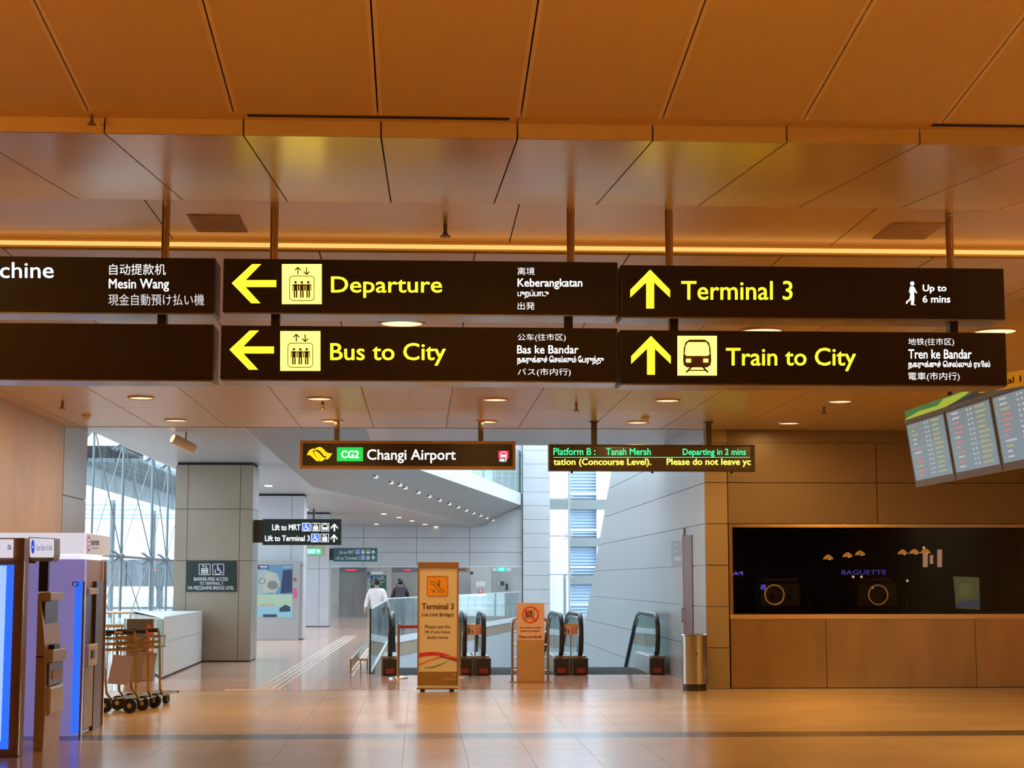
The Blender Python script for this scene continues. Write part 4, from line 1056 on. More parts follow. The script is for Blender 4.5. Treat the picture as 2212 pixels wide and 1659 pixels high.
for s, bx, o_ in (('Terminal 3', (911, 1303, 980.5, 1317), .03), ('(via Link Bridge)', (911, 1323.5, 980, 1334), .02), ('Please use the', (918, 1349.6, 973.4, 1357.5), .02), ('lift if you have', (918, 1361.5, 972.4, 1370), .02), ('bulky items', (923.5, 1373.5, 968, 1382), .02)):
    text(s, bx, 1, v, M_print, t, o_)
text('CHANGI', (954, 1463.5, 985, 1469.5), 1, v, mat('pale print', (.62, .5, .36), .5), t, .0)
def ribbon(pts, ws, m, k):
    A = Art(1, v - .0015 * k, .001)
    def f(i): return pts[i]
    n = len(pts)
    for i in range(n - 1):
        (xa, ya), (xb, yb) = pts[i], pts[i + 1]; A.poly([(xa, ya - ws[i] / 2), (xb, yb - ws[i + 1] / 2), (xb, yb + ws[i + 1] / 2), (xa, ya + ws[i] / 2)])
    A.build('ribbon_print', m, t)
def crv(f, a=905, b=988, n=18): return [(a + (b - a) * i / n, f(i / n)) for i in range(n + 1)]
ribbon(crv(lambda u: 1416 - 7 * math.sin(u * 2.6) + 14 * u * u), [9 - 3 * i / 18 for i in range(19)], mat('crimson print', (.72, .04, .08), .5), 1)
ribbon([(950 + 38 * i / 10, 1417 + 11 * i / 10) for i in range(11)], [3 + .5 * math.sin(i) for i in range(11)], mat('violet print', (.22, .05, .22), .5), 3)
ribbon(crv(lambda u: 1436 - 24 * math.sin(u * 1.9) + 8 * u), [3.2] * 19, mat('orange print', (.85, .28, .06), .5), 2)
ribbon(crv(lambda u: 1443 - 15 * u * u, 917, 966), [1 + 2.2 * math.sin(i / 18 * 3.1) for i in range(19)], mat('green print', (.15, .32, .10), .5), 4)
ribbon([(972 + 5 * i / 4, 1398 - 2 * i / 4) for i in range(5)] , [1.2] * 5, mat('orange print', (.85, .28, .06), .5), 2)
A = Art(1, v, .002); A.line([(977, 1457), (981, 1455), (984, 1457.5), (981, 1461)], 1.2); A.build('emblem', mat('pale print', (.62, .5, .36), .5), t)
# notice stand with steel arches
pn = PZ(1146, 1474, 0); YN2 = pn.y
t = thing('notice_stand', 'salmon notice with red no trolley symbol on a brown board between steel arches', 'notice stand', (pn.x, YN2, 0))
Art(1, YN2, .03).rect(1116.5, 1303, 1176, 1474).build('board', M_tan, t)
Art(1, YN2 - .004, .004).rect(1116.5, 1302.5, 1176, 1382.5).build('notice_sheet', M_pink, t); v = YN2 - .008
A = Art(1, v, .003); A.ring(1146, 1328.2, 18.5, 3.2, 32); A.line([(1133, 1315), (1159, 1341.5)], 3.2); A.build('ban_symbol', M_redp, t)
A = Art(1, v + .0035, .001); A.rect(1134, 1320, 1150.5, 1333.5); A.rect(1132, 1335, 1153, 1336.6); A.line([(1152.5, 1336), (1153.5, 1317), (1158, 1316)], 1.3); A.disc(1136, 1339.5, 1.8); A.disc(1150, 1339.5, 1.8); A.rect(1138, 1318, 1142, 1320); A.rect(1145, 1318, 1149, 1320)
A.build('pictogram', M_print, t)
text('No trolleys or bulky', (1122.5, 1353.5, 1169, 1358.5), 1, v, M_print, t, .02); text('loads on escalator', (1124, 1360, 1167.5, 1365), 1, v, M_print, t, .02); text('Please use the lift', (1121.5, 1372.5, 1170.5, 1378.5), 1, v, M_print, t, .03)
xl_, xr_ = PY(1106.5, 1400, YN2).x, PY(1184, 1400, YN2).x; zt_ = PY(1146, 1336, YN2).z
for X, s in ((xl_, 1), (xr_, -1)):
    P = [(X, YN2 + .02, 0)] + [(X, YN2 + .02, zt_ - .12)] + [(X + s * (.1 - .1 * math.cos(a)), YN2 + .02, zt_ - .1 + .1 * math.sin(a)) for a in (.4, .8, 1.2, 1.57)] + [(X + s * .2, YN2 + .02, zt_)]
    MB().tube(P, .022, 10).build('arch_tube', M_chrome_d, t)
    for py in (1365, 1393, 1421, 1448):
        z = PY(1146, py, YN2).z; MB().cyl((X, YN2 + .03, z), (X + s * .12, YN2 + .03, z), .013, 8).build('rung', M_steel, t)
    MB().cyl((X, YN2 + .02, 0), (X, YN2 + .02, .025), .045, 14).build('foot_disc', M_chrome, t)
B(xl_ - .04, xr_ + .06, YN2 - .02, YN2 + .06, 0, .015).build('base_bar', M_wood, t)
# bin
pb2 = PZ(1486, 1489, 0); r_ = .197
t = thing('waste_bin', 'tall brushed steel cylindrical waste bin against the tan wall', 'bin', (4.11, 25.62, 0))
X, Y = 4.13, 25.60; zt_ = PY(1486, 1371, Y - .1).z
MB().tube([(X, Y, .10), (X, Y, zt_ - .02)], r_, 32).build('body', M_steel, t)
MB().tube([(X, Y, 0), (X, Y, .10)], r_ - .018, 32).build('base_ring', M_blackp, t)
MB().tube([(X + (r_ - .005) * math.cos(2 * math.pi * k / 28), Y + (r_ - .005) * math.sin(2 * math.pi * k / 28), zt_ - .015) for k in range(28)], .016, 6, closed=True).build('rim', M_chrome, t)
MB().cyl((X, Y, zt_ - .05), (X, Y, zt_ - .03), r_ - .01, 28).build('lid', M_blackp, t)
MB().cyl((X, Y - r_ - .001, .55), (X, Y - r_ + .003, .55), .02, 12).build('red_mark', M_sticker, t)

# ================================================================ LIFTS ON THE FAR WALL
def fw(x, y, d=0): return PY(x, y, YF - d)
def lift(x0, x1, seam, lab):
    a, b = fw(x0, 1237).x, fw(x1, 1237).x; zt_ = fw(800, 1236).z; s = fw(seam, 1280).x; zh_ = fw(800, 1226.5).z
    t = thing('lift', lab, 'lift', ((a + b) / 2, YF, 0), 'steel lifts on the far wall')
    B(a + .03, s - .008, YF + .02, YF + .06, 0, zt_).build('door_leaf', M_lift_d, t); B(s + .008, b - .03, YF + .02, YF + .06, 0, zt_).build('door_leaf', M_lift_d, t)
    B(a, a + .03, YF - .03, YF + .06, 0, zh_).build('jamb', M_lift, t); B(b - .03, b, YF - .03, YF + .06, 0, zh_).build('jamb', M_lift, t)
    B(a + .03, b - .03, YF - .02, YF + .06, zt_, zh_).build('header', mat('dark header', (.16, .17, .2), .3, metal=.7), t)
    B(s - .35 if x0 < 800 else s - .05, s - .05 + .2 if x0 < 800 else s + .25, YF - .03, YF - .02, zt_ + .07, zt_ + .13).build('floor_indicator', mat('red indicator', (.8, .02, .05), .5, emit=(1, .02, .08), es=1), t)
lift(732.5, 792.5, 762.5, 'steel lift behind the white shirted man, left of the green lift plate')
lift(845.5, 906, 874.5, 'steel lift behind the man with the backpack, right of the green lift plate')
t = thing('sign_plate', 'dark green Lift information plate between the two lifts', 'sign', fw(817, 1276, .03))
Art(1, YF - .04, .02).rect(800.5, 1242.5, 834.5, 1276.5).build('plate', mat('bottle green', (.01, .12, .11), .5), t)
text('Lift', (820, 1243.8, 830, 1249.5), 1, YF - .042, M_wht2, t, .03)
A = Art(1, YF - .042, .002); A.rect(802.5, 1251, 833, 1251.8); A.rect(803.5, 1256, 805.5, 1258); A.rect(803.5, 1261, 805.5, 1263); A.rect(818, 1256.5, 830, 1257.6); A.rect(816, 1261.5, 824, 1262.6); man_glyph(A, 808.5, 1244.5, 1250)
A.build('print', M_wht2, t)
Art(1, YF - .042, .002).rect(812.5, 1244.5, 817, 1249.5).build('pictogram_panel', M_bluep2, t)
t = thing('sign_plate', 'small blue and green plate left of the green lift plate', 'sign', fw(795.5, 1248, .03))
Art(1, YF - .035, .02).rect(793.2, 1235.5, 798.6, 1241.5).build('upper_plate', mat('bottle green', (.01, .12, .11), .5), t); Art(1, YF - .035, .02).rect(793.2, 1241.5, 799.5, 1248.5).build('lower_plate', M_bluep2, t)
tag(Art(1, YF - .03, .02).rect(802, 1235, 827, 1240.5).mb.build('name_strip', M_white), 'pale strip sign above the green lift plate', 'sign')
# right of the lifts: doors and plates
t = thing('lift', 'steel lift with closed doors seen just right of the banner', 'lift', fw(1000, 1331), 'steel lifts on the far wall')
a, b = fw(960, 1237).x, fw(1014, 1237).x; zt_ = fw(800, 1236).z
B(a, (a + b) / 2 - .008, YF - .03, YF + .0, 0, zt_).build('door_leaf', M_lift_d, t); B((a + b) / 2 + .008, b, YF - .03, YF + .0, 0, zt_).build('door_leaf', M_lift_d, t)
B(a, b, YF - .05, YF + .0, zt_, zl - .03).build('header', mat('tan header', (.35, .26, .18), .4, metal=.4), t)
B(fw(990, 1230).x, fw(1005.5, 1230).x, YF - .4, YF - .35, fw(1000, 1231.5).z, fw(1000, 1229).z).build('sign_arm', M_blackp, t)
d2 = struct('door_2', 'steel exit door in the right end of the lift front')
a, b = fw(1063, 1240).x, fw(1128, 1240).x
B(a, b, YF - .03, YF + .06, 0, zl - .03).build('leaf', M_lift_d, d2)
q = fw(1090, 1290, .08); MB().cyl((q.x, YF - .08, q.z), (q.x + .25, YF - .08, q.z), .018, 8).build('handle', M_steel, d2)
t = thing('exit_sign', 'small turquoise lit EXIT sign on the far steel wall', 'exit sign', fw(1083.5, 1234, .1))
Art(1, YF - .1, .06).rect(1074, 1225.8, 1093.5, 1234.3).build('light_panel', mat('turquoise light', (0, .4, .35), .5, emit=(.0, .62, .50), es=1), t); text('EXIT', (1078, 1227.5, 1089.5, 1232.5), 1, YF - .102, M_wht3, t, .02)
for x0_, x1_ in ((1063, 1073), (1094.5, 1103.5)): Art(1, YF - .08, .04).rect(x0_, 1227, x1_, 1233.5).build('side_lamp', M_white, t)
for (x0_, y0_, x1_, y1_, nm, lab, m) in ((1027.5, 1256, 1049, 1267.5, 'notice_sheet', 'white notice sheet on the far steel wall', M_white), (1076, 1257, 1080, 1264.5, 'notice_sheet', 'small pale green sheet left of the dark screen', mat('pale green sheet', (.35, .6, .5), .5)), (1080.5, 1256, 1089.5, 1265, 'wall_screen', 'small dark screen on the far exit door', mat('dark blue screen', (.01, .06, .10), .2)), (1092, 1261, 1097.5, 1275, 'call_panel', 'narrow dark call panel on the far exit door', M_blackp), (1016, 1234.5, 1022.5, 1241, 'sign_plate', 'small dark blue plate high on the far steel wall', mat('navy plate', (.03, .06, .16), .4))):
    tag(Art(1, YF - .06, .03).rect(x0_, y0_, x1_, y1_).mb.build(nm, m), lab, 'notice' if 'sheet' in nm else 'panel' if 'panel' in nm else 'screen' if 'screen' in nm else 'sign')
t = thing('hose_reel_sign', 'red and white round extinguisher sign on the far steel wall', 'sign', fw(1038.5, 1283, .05))
Art(1, YF - .06, .03).poly([(1030, 1284), (1034, 1281), (1034.5, 1274), (1042.5, 1274), (1043, 1281), (1047.5, 1284)]).build('plate', M_redp, t); Art(1, YF - .064, .003).disc(1038.5, 1277.3, 2.6).build('symbol', M_white, t)
# glowing panel standing in for a reflection in the slanting glass
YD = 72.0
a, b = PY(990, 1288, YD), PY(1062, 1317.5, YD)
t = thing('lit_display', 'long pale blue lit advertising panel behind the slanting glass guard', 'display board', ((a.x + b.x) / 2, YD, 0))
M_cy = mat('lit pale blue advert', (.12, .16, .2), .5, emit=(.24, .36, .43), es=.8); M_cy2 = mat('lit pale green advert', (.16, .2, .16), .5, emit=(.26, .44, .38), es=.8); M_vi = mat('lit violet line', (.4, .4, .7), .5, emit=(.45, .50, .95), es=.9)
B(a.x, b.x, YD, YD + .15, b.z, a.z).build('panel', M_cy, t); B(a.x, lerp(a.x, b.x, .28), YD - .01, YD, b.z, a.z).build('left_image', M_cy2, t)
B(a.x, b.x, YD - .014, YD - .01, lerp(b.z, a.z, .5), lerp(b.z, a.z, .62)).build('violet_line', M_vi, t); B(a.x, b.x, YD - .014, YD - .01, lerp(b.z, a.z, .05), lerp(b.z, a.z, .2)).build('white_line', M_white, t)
for X in (a.x + .1, b.x - .1): B(X - .03, X + .03, YD + .03, YD + .1, 0, b.z).build('leg', M_steel, t)  # legs of the panel standing in for the reflection

# ================================================================ ADVERT LIGHT BOX ON COLUMN TWO
YA_ = YC2 - .35
t = thing('advert_light_box', 'lit poster cabinet with a silver vessel and landscape on the second column', 'light box', PY(595, 1382, YA_))
a, b = PY(553, 1212, YA_), PY(644, 1382, YA_)
B(a.x, b.x, YA_ + .01, YC2 - .01, 0, a.z).build('cabinet', mat('cabinet grey', (.40, .40, .40), .35, metal=.4), t, bevel=.01)
ad = Art(1, YA_, .01).rect(555.5, 1219.5, 632, 1333.5).build('poster', mat('advert ground', (.1, .2, .3), .3, emit=(.045, .10, .19), es=.6), t)
E = lambda n, c, s=.6: mat(n, tuple(q * .4 for q in c), .5, emit=c, es=s)
v = YA_ - .002
Art(1, v, .001).rect(555.5, 1284, 632, 1333.5).build('lower_image', E('advert pale green', (.36, .52, .40)), ad)
Art(1, v - .001, .001).rect(555.5, 1310, 632, 1333.5).build('lower_image', E('advert pale blue', (.25, .48, .60)), ad)
Art(1, v, .001).rect(557, 1220.5, 580.5, 1229.5).build('title_block', E('advert navy', (.03, .05, .18)), ad)
A = Art(1, v - .002, .001); A.rect(561, 1222.5, 578, 1225); A.rect(562, 1226.5, 577, 1227.5); A.rect(612, 1224, 630, 1225.3); A.build('print_lines', E('advert white', (.55, .62, .66)), ad)
Art(1, v - .001, .001).poly([(556, 1232), (572, 1230), (600, 1240), (606, 1262), (596, 1280), (556, 1284)]).build('upper_image', E('advert mist', (.30, .42, .46)), ad)
A = Art(1, v - .002, .001); A.disc(583, 1260, 20, 20, 18); A.poly([(568, 1272), (573, 1284), (577, 1276)]); A.poly([(588, 1276), (592, 1285), (596, 1274)]); A.poly([(571, 1243), (595, 1243), (592, 1237), (574, 1237)]); A.build('vessel_print', E('advert silver', (.42, .44, .40)), ad)
A = Art(1, v - .003, .001); A.disc(589, 1264, 12, 16, 10); A.build('vessel_shade', E('advert grey', (.18, .21, .20)), ad)
A = Art(1, v - .003, .001); A.ring(566, 1255, 7, 1.3, 14); A.build('vessel_handle', E('advert dark', (.06, .08, .09)), ad)
Art(1, v - .002, .001).poly([(611, 1232), (631, 1230), (631, 1280), (606, 1282)]).build('dark_image', E('advert deep blue', (.02, .04, .10)), ad)
A = Art(1, v - .004, .001); A.rect(561, 1304.5, 592, 1309); A.build('print_lines', E('advert sand', (.45, .36, .22)), ad)
A = Art(1, v - .004, .001); A.poly([(603, 1315), (616, 1306), (627, 1311), (627, 1321), (604, 1322)]); A.rect(568, 1327, 598, 1333); A.build('small_image', E('advert black blue', (.03, .05, .09)), ad)
for (y0_, y1_, c) in ((1287, 1295, (.85, .05, .25)), (1271, 1286, (.85, .30, .35)),):
    pass
A = Art(1, v, .004); A.rect(634, 1271, 641, 1292); A.build('pink_leaflet', E('leaflet pink', (.75, .08, .28), .5), t)
A = Art(1, v, .004); A.rect(634.5, 1248, 640, 1256); A.build('orange_leaflet', E('leaflet orange', (.45, .16, .08), .3), t)
# plates on the column side
p = thing('upright_glass_screen', 'narrow upright glass screen with small red notices beside the nearest column', 'panel', PZ(549, 1420, 0))
Yp = PZ(549, 1420, 0).y
B(wloc(p).x - .04, wloc(p).x + .04, Yp, Yp + .02, 0, PY(549, 1190, Yp).z).build('pane', M_glass_b, p)
xx = wloc(p).x
for y0_, y1_, m in ((1281, 1300, M_redp), (1305, 1330, M_blackp), (1334, 1362, M_blackp), (1375, 1381, M_redp), (1384, 1398, M_blackp)):
    z0, z1 = PY(549, y1_, Yp).z, PY(549, y0_, Yp).z; B(xx - .012, xx + .012, Yp - .01, Yp, z0, z1).build('small_notice', m, p)

# ================================================================ TACTILE GUIDING STRIPS
M_tac = mat('white raised strip', (.85, .78, .70), .35)
pa_, pb3 = PZ(553, 1489, 0), PZ(745, 1373, 0)
t = thing('guiding_strip', 'four parallel raised pale guiding bars running away along the corridor floor', 'floor marking', (pa_.x, pa_.y, 0))
dr_ = (Vector((pb3.x - pa_.x, pb3.y - pa_.y, 0))).normalized(); nn = Vector((dr_.y, -dr_.x, 0))
for k in range(4):
    o_ = nn * (.02 + .105 * k); q0, q1 = Vector((pa_.x, pa_.y, 0)) + o_, Vector((pb3.x, pb3.y, 0)) + o_
    MB().extr([q0 - nn * .018, q0 + nn * .018, q1 + nn * .018, q1 - nn * .018], (0, 0, .005)).build('raised_bar', M_tac, t)
q = PZ(484, 1491.5, 0); q1 = PZ(618, 1491.5, 0); y0_ = max(q.y, YW + .02)
t = thing('tactile_dots', 'short cross band of raised pale dots at the start of the guiding bars', 'floor marking', ((q.x + q1.x) / 2, y0_, 0))
y0_ = YW + .03
for j in range(3):
    for k in range(17):
        X = lerp(q.x, q1.x, (k + .5) / 17); Yd = y0_ + .06 + j * .08
        MB().tube([(X, Yd, 0), (X, Yd, .004), (X, Yd, .006)], [.024, .022, .012], 8).build('dot', M_tac, t)

# ================================================================ WHITE SERVICE BOX AND LEFT RAILINGS
p0, p1 = PZ(350, 1467, 0), PZ(435, 1431, 0); hh = PY(350, 1333, p0.y).z
xr0 = (p0.x + p1.x) / 2
pL = PZ(292, 1319, hh)
t = thing('service_box', 'white sheet metal counter box standing against the nearest column', 'cabinet', (p0.x, p0.y, 0))
c = [(p0.x, p0.y), (p1.x, min(p1.y, YC1 - .03)), (p1.x - 1.5, YC1 - .03), (pL.x, pL.y)]
MB().extr([(x, y, .03) for x, y in c], (0, 0, hh - .06)).build('body', M_white, t, bevel=.006)
MB().extr([(x + (.01 if i < 2 else 0), y - (.01 if i in (0, 3) else 0), hh - .03) for i, (x, y) in enumerate(c)], (0, 0, .03)).build('top', M_white, t, bevel=.008)
MB().extr([(c[0][0] - .003, c[0][1] - .006, .06), (c[3][0] - .003, c[3][1] - .006, .06), (c[3][0] - .003, c[3][1] - .006, hh - .04), (c[0][0] - .003, c[0][1] - .006, hh - .04)], (.01, .004, 0)).build('end_panel', mat('box end brown', (.30, .24, .18), .4), t)
MB().extr([(x, y, 0) for x, y in [(c[0][0] - .03, c[0][1] + .03), (c[1][0] - .03, c[1][1]), (c[2][0], c[2][1]), (c[3][0] + .03, c[3][1] + .03)]], (0, 0, .03)).build('plinth', M_dark, t)
zs_ = hh * .58; MB().extr([(p0.x + .001, p0.y + .02, zs_), (p1.x + .001, c[1][1] - .02, zs_), (p1.x + .001, c[1][1] - .02, zs_ + .008), (p0.x + .001, p0.y + .02, zs_ + .008)], (.002, 0, 0)).build('panel_seam', M_ceil_b, t)
# notice stand with round red emblem
Yq = PZ(300, 1471, 0).y; g_ = lambda x, y: PY(x, y, Yq)
t = thing('poster_stand', 'clear poster stand with a large red oval print behind the trolleys', 'stand', (g_(305, 1471).x, Yq, 0))
B(g_(268, 1471).x, g_(328, 1471).x, Yq, Yq + .3, 0, g_(300, 1441).z).build('base_box', mat('dark red brown base', (.20, .09, .05), .35), t, bevel=.01)
B(g_(272, 1400).x, g_(331, 1400).x, Yq + .02, Yq + .05, g_(300, 1438).z, g_(300, 1337).z).build('board', mat('dark olive board', (.10, .08, .05), .2, coat=.6), t)
B(g_(266, 1440).x, g_(332, 1440).x, Yq - .03, Yq + .06, g_(300, 1442).z, g_(300, 1437).z).build('ledge_bar', M_chrome_d, t)
for X in (268, 331): B(g_(X, 1400).x - .012, g_(X, 1400).x + .012, Yq + .01, Yq + .06, .1, g_(300, 1336).z).build('side_post', M_wall_gl, t)
A = Art(1, Yq, .01); A.disc(322, 1384, 9, 24, 36); A.build('red_oval', mat('deep red print', (.62, .06, .04), .4), t); A = Art(1, Yq - .003, .002); A.disc(325, 1380, 3.4, 14, 9); A.build('white_spot', M_white, t)
A = Art(1, Yq - .003, .002); A.poly([(316, 1405), (328, 1398), (329, 1404), (319, 1410)]); A.build('white_spot', M_white, t)
B(g_(331, 1400).x + .02, g_(350, 1400).x, Yq + .1, Yq + .12, .05, g_(300, 1337).z).build('side_pane', M_glass_b, t)
# railings
def railing(x0, x1, Y, hgt, label, m, panes=True):
    t = thing('railing', label, 'railing', ((x0 + x1) / 2, Y, 0), 'railings by the glazed front')
    MB().tube([(x0, Y, hgt), (x1, Y, hgt)], .028, 10).build('top_rail', m, t)
    n = 3
    for k in range(n): X = lerp(x0 + .05, x1 - .05, k / (n - 1)); MB().cyl((X, Y, 0), (X, Y, hgt), .022, 8).build('post', M_steel, t)
    if panes:
        for k in range(n - 1):
            a_, b_ = lerp(x0 + .05, x1 - .05, k / (n - 1)) + .04, lerp(x0 + .05, x1 - .05, (k + 1) / (n - 1)) - .04; B(a_, b_, Y - .005, Y + .005, .1, hgt - .1).build('glass_pane', M_glass_b, t)
    return t
Yr = 32.5; z_ = PY(260, 1323, Yr).z; railing(PY(205, 1323, Yr).x, PY(286, 1323, Yr).x, Yr, z_, 'bronze railing with glass behind the poster stand', M_chrome_d)
Yr = 28.9; z_ = PY(260, 1352, Yr).z; railing(PY(196, 1350, Yr).x, PY(268, 1350, Yr).x, Yr, z_, 'nearer tan railing behind the trolleys', M_wood, False)

# ================================================================ LUGGAGE TROLLEYS
M_tr = mat('trolley frame metal', (.42, .32, .18), .28, metal=.9)
M_ad = mat('trolley advert panel', (.62, .60, .66), .5)
def trolley(loc, rz, label):
    # local: +x is across, +y points away from the handle (front)
    t = thing('luggage_trolley', label, 'trolley', (0, 0, 0), 'nested luggage trolleys')
    hw = .21; M = lambda *p: MB().tube(list(p), .016, 8)
    for s in (-1, 1):
        M((s * hw, -.02, 1.00), (s * hw, .02, .9), (s * hw, .05, .55), (s * hw * .95, .10, .24), (s * hw * .9, .22, .15), (s * .13, .85, .15)).build('side_frame', M_tr, t)
        M((s * hw * .8, .18, .16), (s * hw * .8, .05, .16), (s * hw * .8, .0, .09)).build('wheel_arm', M_black, t)
        MB().cyl((s * hw * .8, -.022, .092), (s * hw * .8, .022, .092), .092, 24).build('wheel', M_black, t)
        MB().cyl((s * hw * .8, -.026, .092), (s * hw * .8, .026, .092), .03, 12).build('wheel_hub', M_steel, t)
    M((-hw, -.02, 1.0), (hw, -.02, 1.0)).build('handle_bar', M_chrome, t)
    for s in (-1, 1): MB().tube([(s * .06, -.02, 1.0), (s * hw * .95, -.02, 1.0)], .027, 10).build('hand_grip', M_black, t)
    MB().tube([(-hw, -.02, 1.0), (-hw, -.10, .98), (-hw * .3, -.12, .97)], .02, 8).build('brake_lever', mat('dark blue plastic', (.02, .02, .05), .35), t)
    for z in (.92, .85, .78): M((-hw, .03, z), (hw, .03, z)).build('basket_bar', M_tr, t)
    for z in (.92, .78): MB().tube([(-hw, .03, z), (-hw * .9, .28, z), (hw * .9, .28, z), (hw, .03, z)], .009, 6).build('basket_rim', M_tr, t)
    for k in range(6): X = lerp(-hw * .85, hw * .85, k / 5); MB().cyl((X, .28, .92), (X, .25, .78), .006, 6).build('basket_wire', M_tr, t)
    MB().extr([(-hw * .8, .05, .36), (hw * .5, .05, .34), (hw * .8, .05, .70), (-hw * .45, .05, .72)], (0, .01, 0)).build('advert_panel', M_ad, t)
    for X in (-.12, 0, .12): M((X, .2, .16), (X * .8, .85, .15)).build('deck_bar', M_tr, t)
    M((-.16, .85, .15), (.16, .85, .15)).build('front_bar', M_tr, t)
    MB().cyl((-.03, .8, .06), (.03, .8, .06), .06, 16).build('front_wheel', M_black, t)
    t.location = loc; t.rotation_euler = (0, 0, rz); return t
w0 = PZ(238, 1541, 0)
tr1 = trolley((w0.x + .08, w0.y + .05, 0), math.radians(-14), 'nearest luggage trolley of the nested row, left handle grip in front')
c = dup(tr1); c.location = (w0.x + .16, w0.y + .50, 0); c['label'] = 'middle luggage trolley of the nested row'
c = dup(tr1); c.location = (w0.x + .24, w0.y + .95, 0); c['label'] = 'farthest luggage trolley of the nested row'

# ================================================================ CASH MACHINES
M_brn = mat('brown cabinet', (.36, .20, .10), .4, noise=(1, .05))
M_beige = mat('beige machine shell', (.60, .47, .32), .38)
M_beige2 = mat('pale machine fascia', (.66, .60, .52), .35)
M_glow = mat('blue lit panel', (.02, .08, .4), .4, emit=(.03, .16, .95), es=1.0)
M_glow2 = mat('pale blue lit tube', (.5, .7, 1), .4, emit=(.30, .52, 1), es=1.1)
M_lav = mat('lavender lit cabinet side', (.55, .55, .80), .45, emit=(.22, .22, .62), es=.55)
M_whl = mat('lit white header', (.85, .85, .9), .4, emit=(.80, .82, .95), es=.75)
M_pchr = mat('pink beige front panel', (.50, .40, .34), .4)
# cabinet one (far left): its side facing the viewer carries a tall blue light
c0_ = PZ(28, 1636, 0); Y0_ = c0_.y; xR = PY(42, 1500, Y0_).x
t = thing('cash_machine_cabinet', 'brown cabinet with a tall glowing blue panel at the left edge', 'cash machine', (xR, Y0_, 0), 'cash machine cabinets')
zt_ = PY(20, 1162, Y0_).z
B(xR - .85, xR, Y0_, Y0_ + .22, 0, zt_).build('cabinet', M_brn, t, bevel=.006)
B(PY(-80, 1400, Y0_).x, PY(25, 1400, Y0_).x, Y0_ - .012, Y0_, PY(0, 1618, Y0_).z, PY(0, 1220, Y0_).z).build('light_panel', M_glow, t)
B(PY(-30, 1400, Y0_).x, PY(9, 1400, Y0_).x, Y0_ - .016, Y0_ - .012, PY(0, 1600, Y0_).z, PY(0, 1222, Y0_).z).build('light_tube', M_glow2, t)
B(xR - .006, xR + .008, Y0_ - .006, Y0_ + .01, .02, PY(42, 1213, Y0_).z).build('edge_trim', M_chrome, t)
B(PY(-120, 1180, Y0_).x, PY(29, 1180, Y0_).x, Y0_ - .03, Y0_, PY(0, 1205, Y0_).z, PY(0, 1165, Y0_).z).build('lit_header', M_whl, t)
text('a', (16, 1177, 24.5, 1187.5), 1, Y0_ - .032, M_bluep2, t, .0)
# machine one
m0 = PZ(88, 1622, 0); Ym = m0.y
g_ = lambda x, y, Y=Ym: PY(x, y, Y)
t = thing('cash_machine', 'beige cash machine under a rounded white sign with a blue disc', 'cash machine', (g_(60, 1600).x, Ym, 0), 'cash machine cabinets')
xa_, xf, xd = g_(40, 1500).x, g_(84, 1500).x, .55
xa_ = max(xa_, xR + .11)
prof = [(xa_ - .1, 0), (g_(92, 1618).x, 0), (g_(96, 1560).x, PY(96, 1560, Ym).z), (g_(98, 1420).x, PY(98, 1420, Ym).z), (g_(92, 1340).x, PY(92, 1340, Ym).z), (g_(82, 1278).x, PY(82, 1278, Ym).z), (xa_ - .1, PY(60, 1282, Ym).z)]
MB().extr([(x, Ym, z) for x, z in prof], (0, .75, 0)).build('shell', M_beige, t, bevel=.01)
Ya, Yb = Ym + .06, Ym + .69
def side(x_, pts, nm, m, d=.02):   # fascia pieces on the +x face
    pass
def fz(py): return PY(98, py, Ym).z
XA = g_(98, 1420).x
B(g_(83, 1290).x, XA + .02, Ya, Yb, fz(1298), fz(1280)).build('hood', M_beige2, t, bevel=.01)
B(g_(86, 1290).x, g_(90, 1290).x + .02, Ya + .02, Yb - .02, fz(1392), fz(1300)).build('screen_recess', mat('dark brown recess', (.10, .05, .03), .3), t)
B(XA - .02, XA + .06, Ya, Yb, fz(1432), fz(1404)).build('keypad_shelf', M_beige2, t, bevel=.01)
B(XA + .0, XA + .05, Ya + .1, Ya + .35, fz(1404), fz(1394)).build('keypad', M_blackp, t)
B(XA - .01, XA + .03, Ya, Yb, fz(1482), fz(1434)).build('dispenser', mat('grey dispenser', (.20, .18, .17), .3, metal=.5), t)
B(XA + .03, XA + .035, Ya + .12, Yb - .12, fz(1470), fz(1452)).build('cash_slot', M_tan, t)
B(XA - .03, XA + .045, Ya, Yb, fz(1548), fz(1484)).build('lower_fascia', M_beige2, t, bevel=.03)
B(xa_ - .1, XA - .02, Ym - .004, Ym + .002, fz(1420), fz(1417.5)).build('shell_seam', M_dark, t)
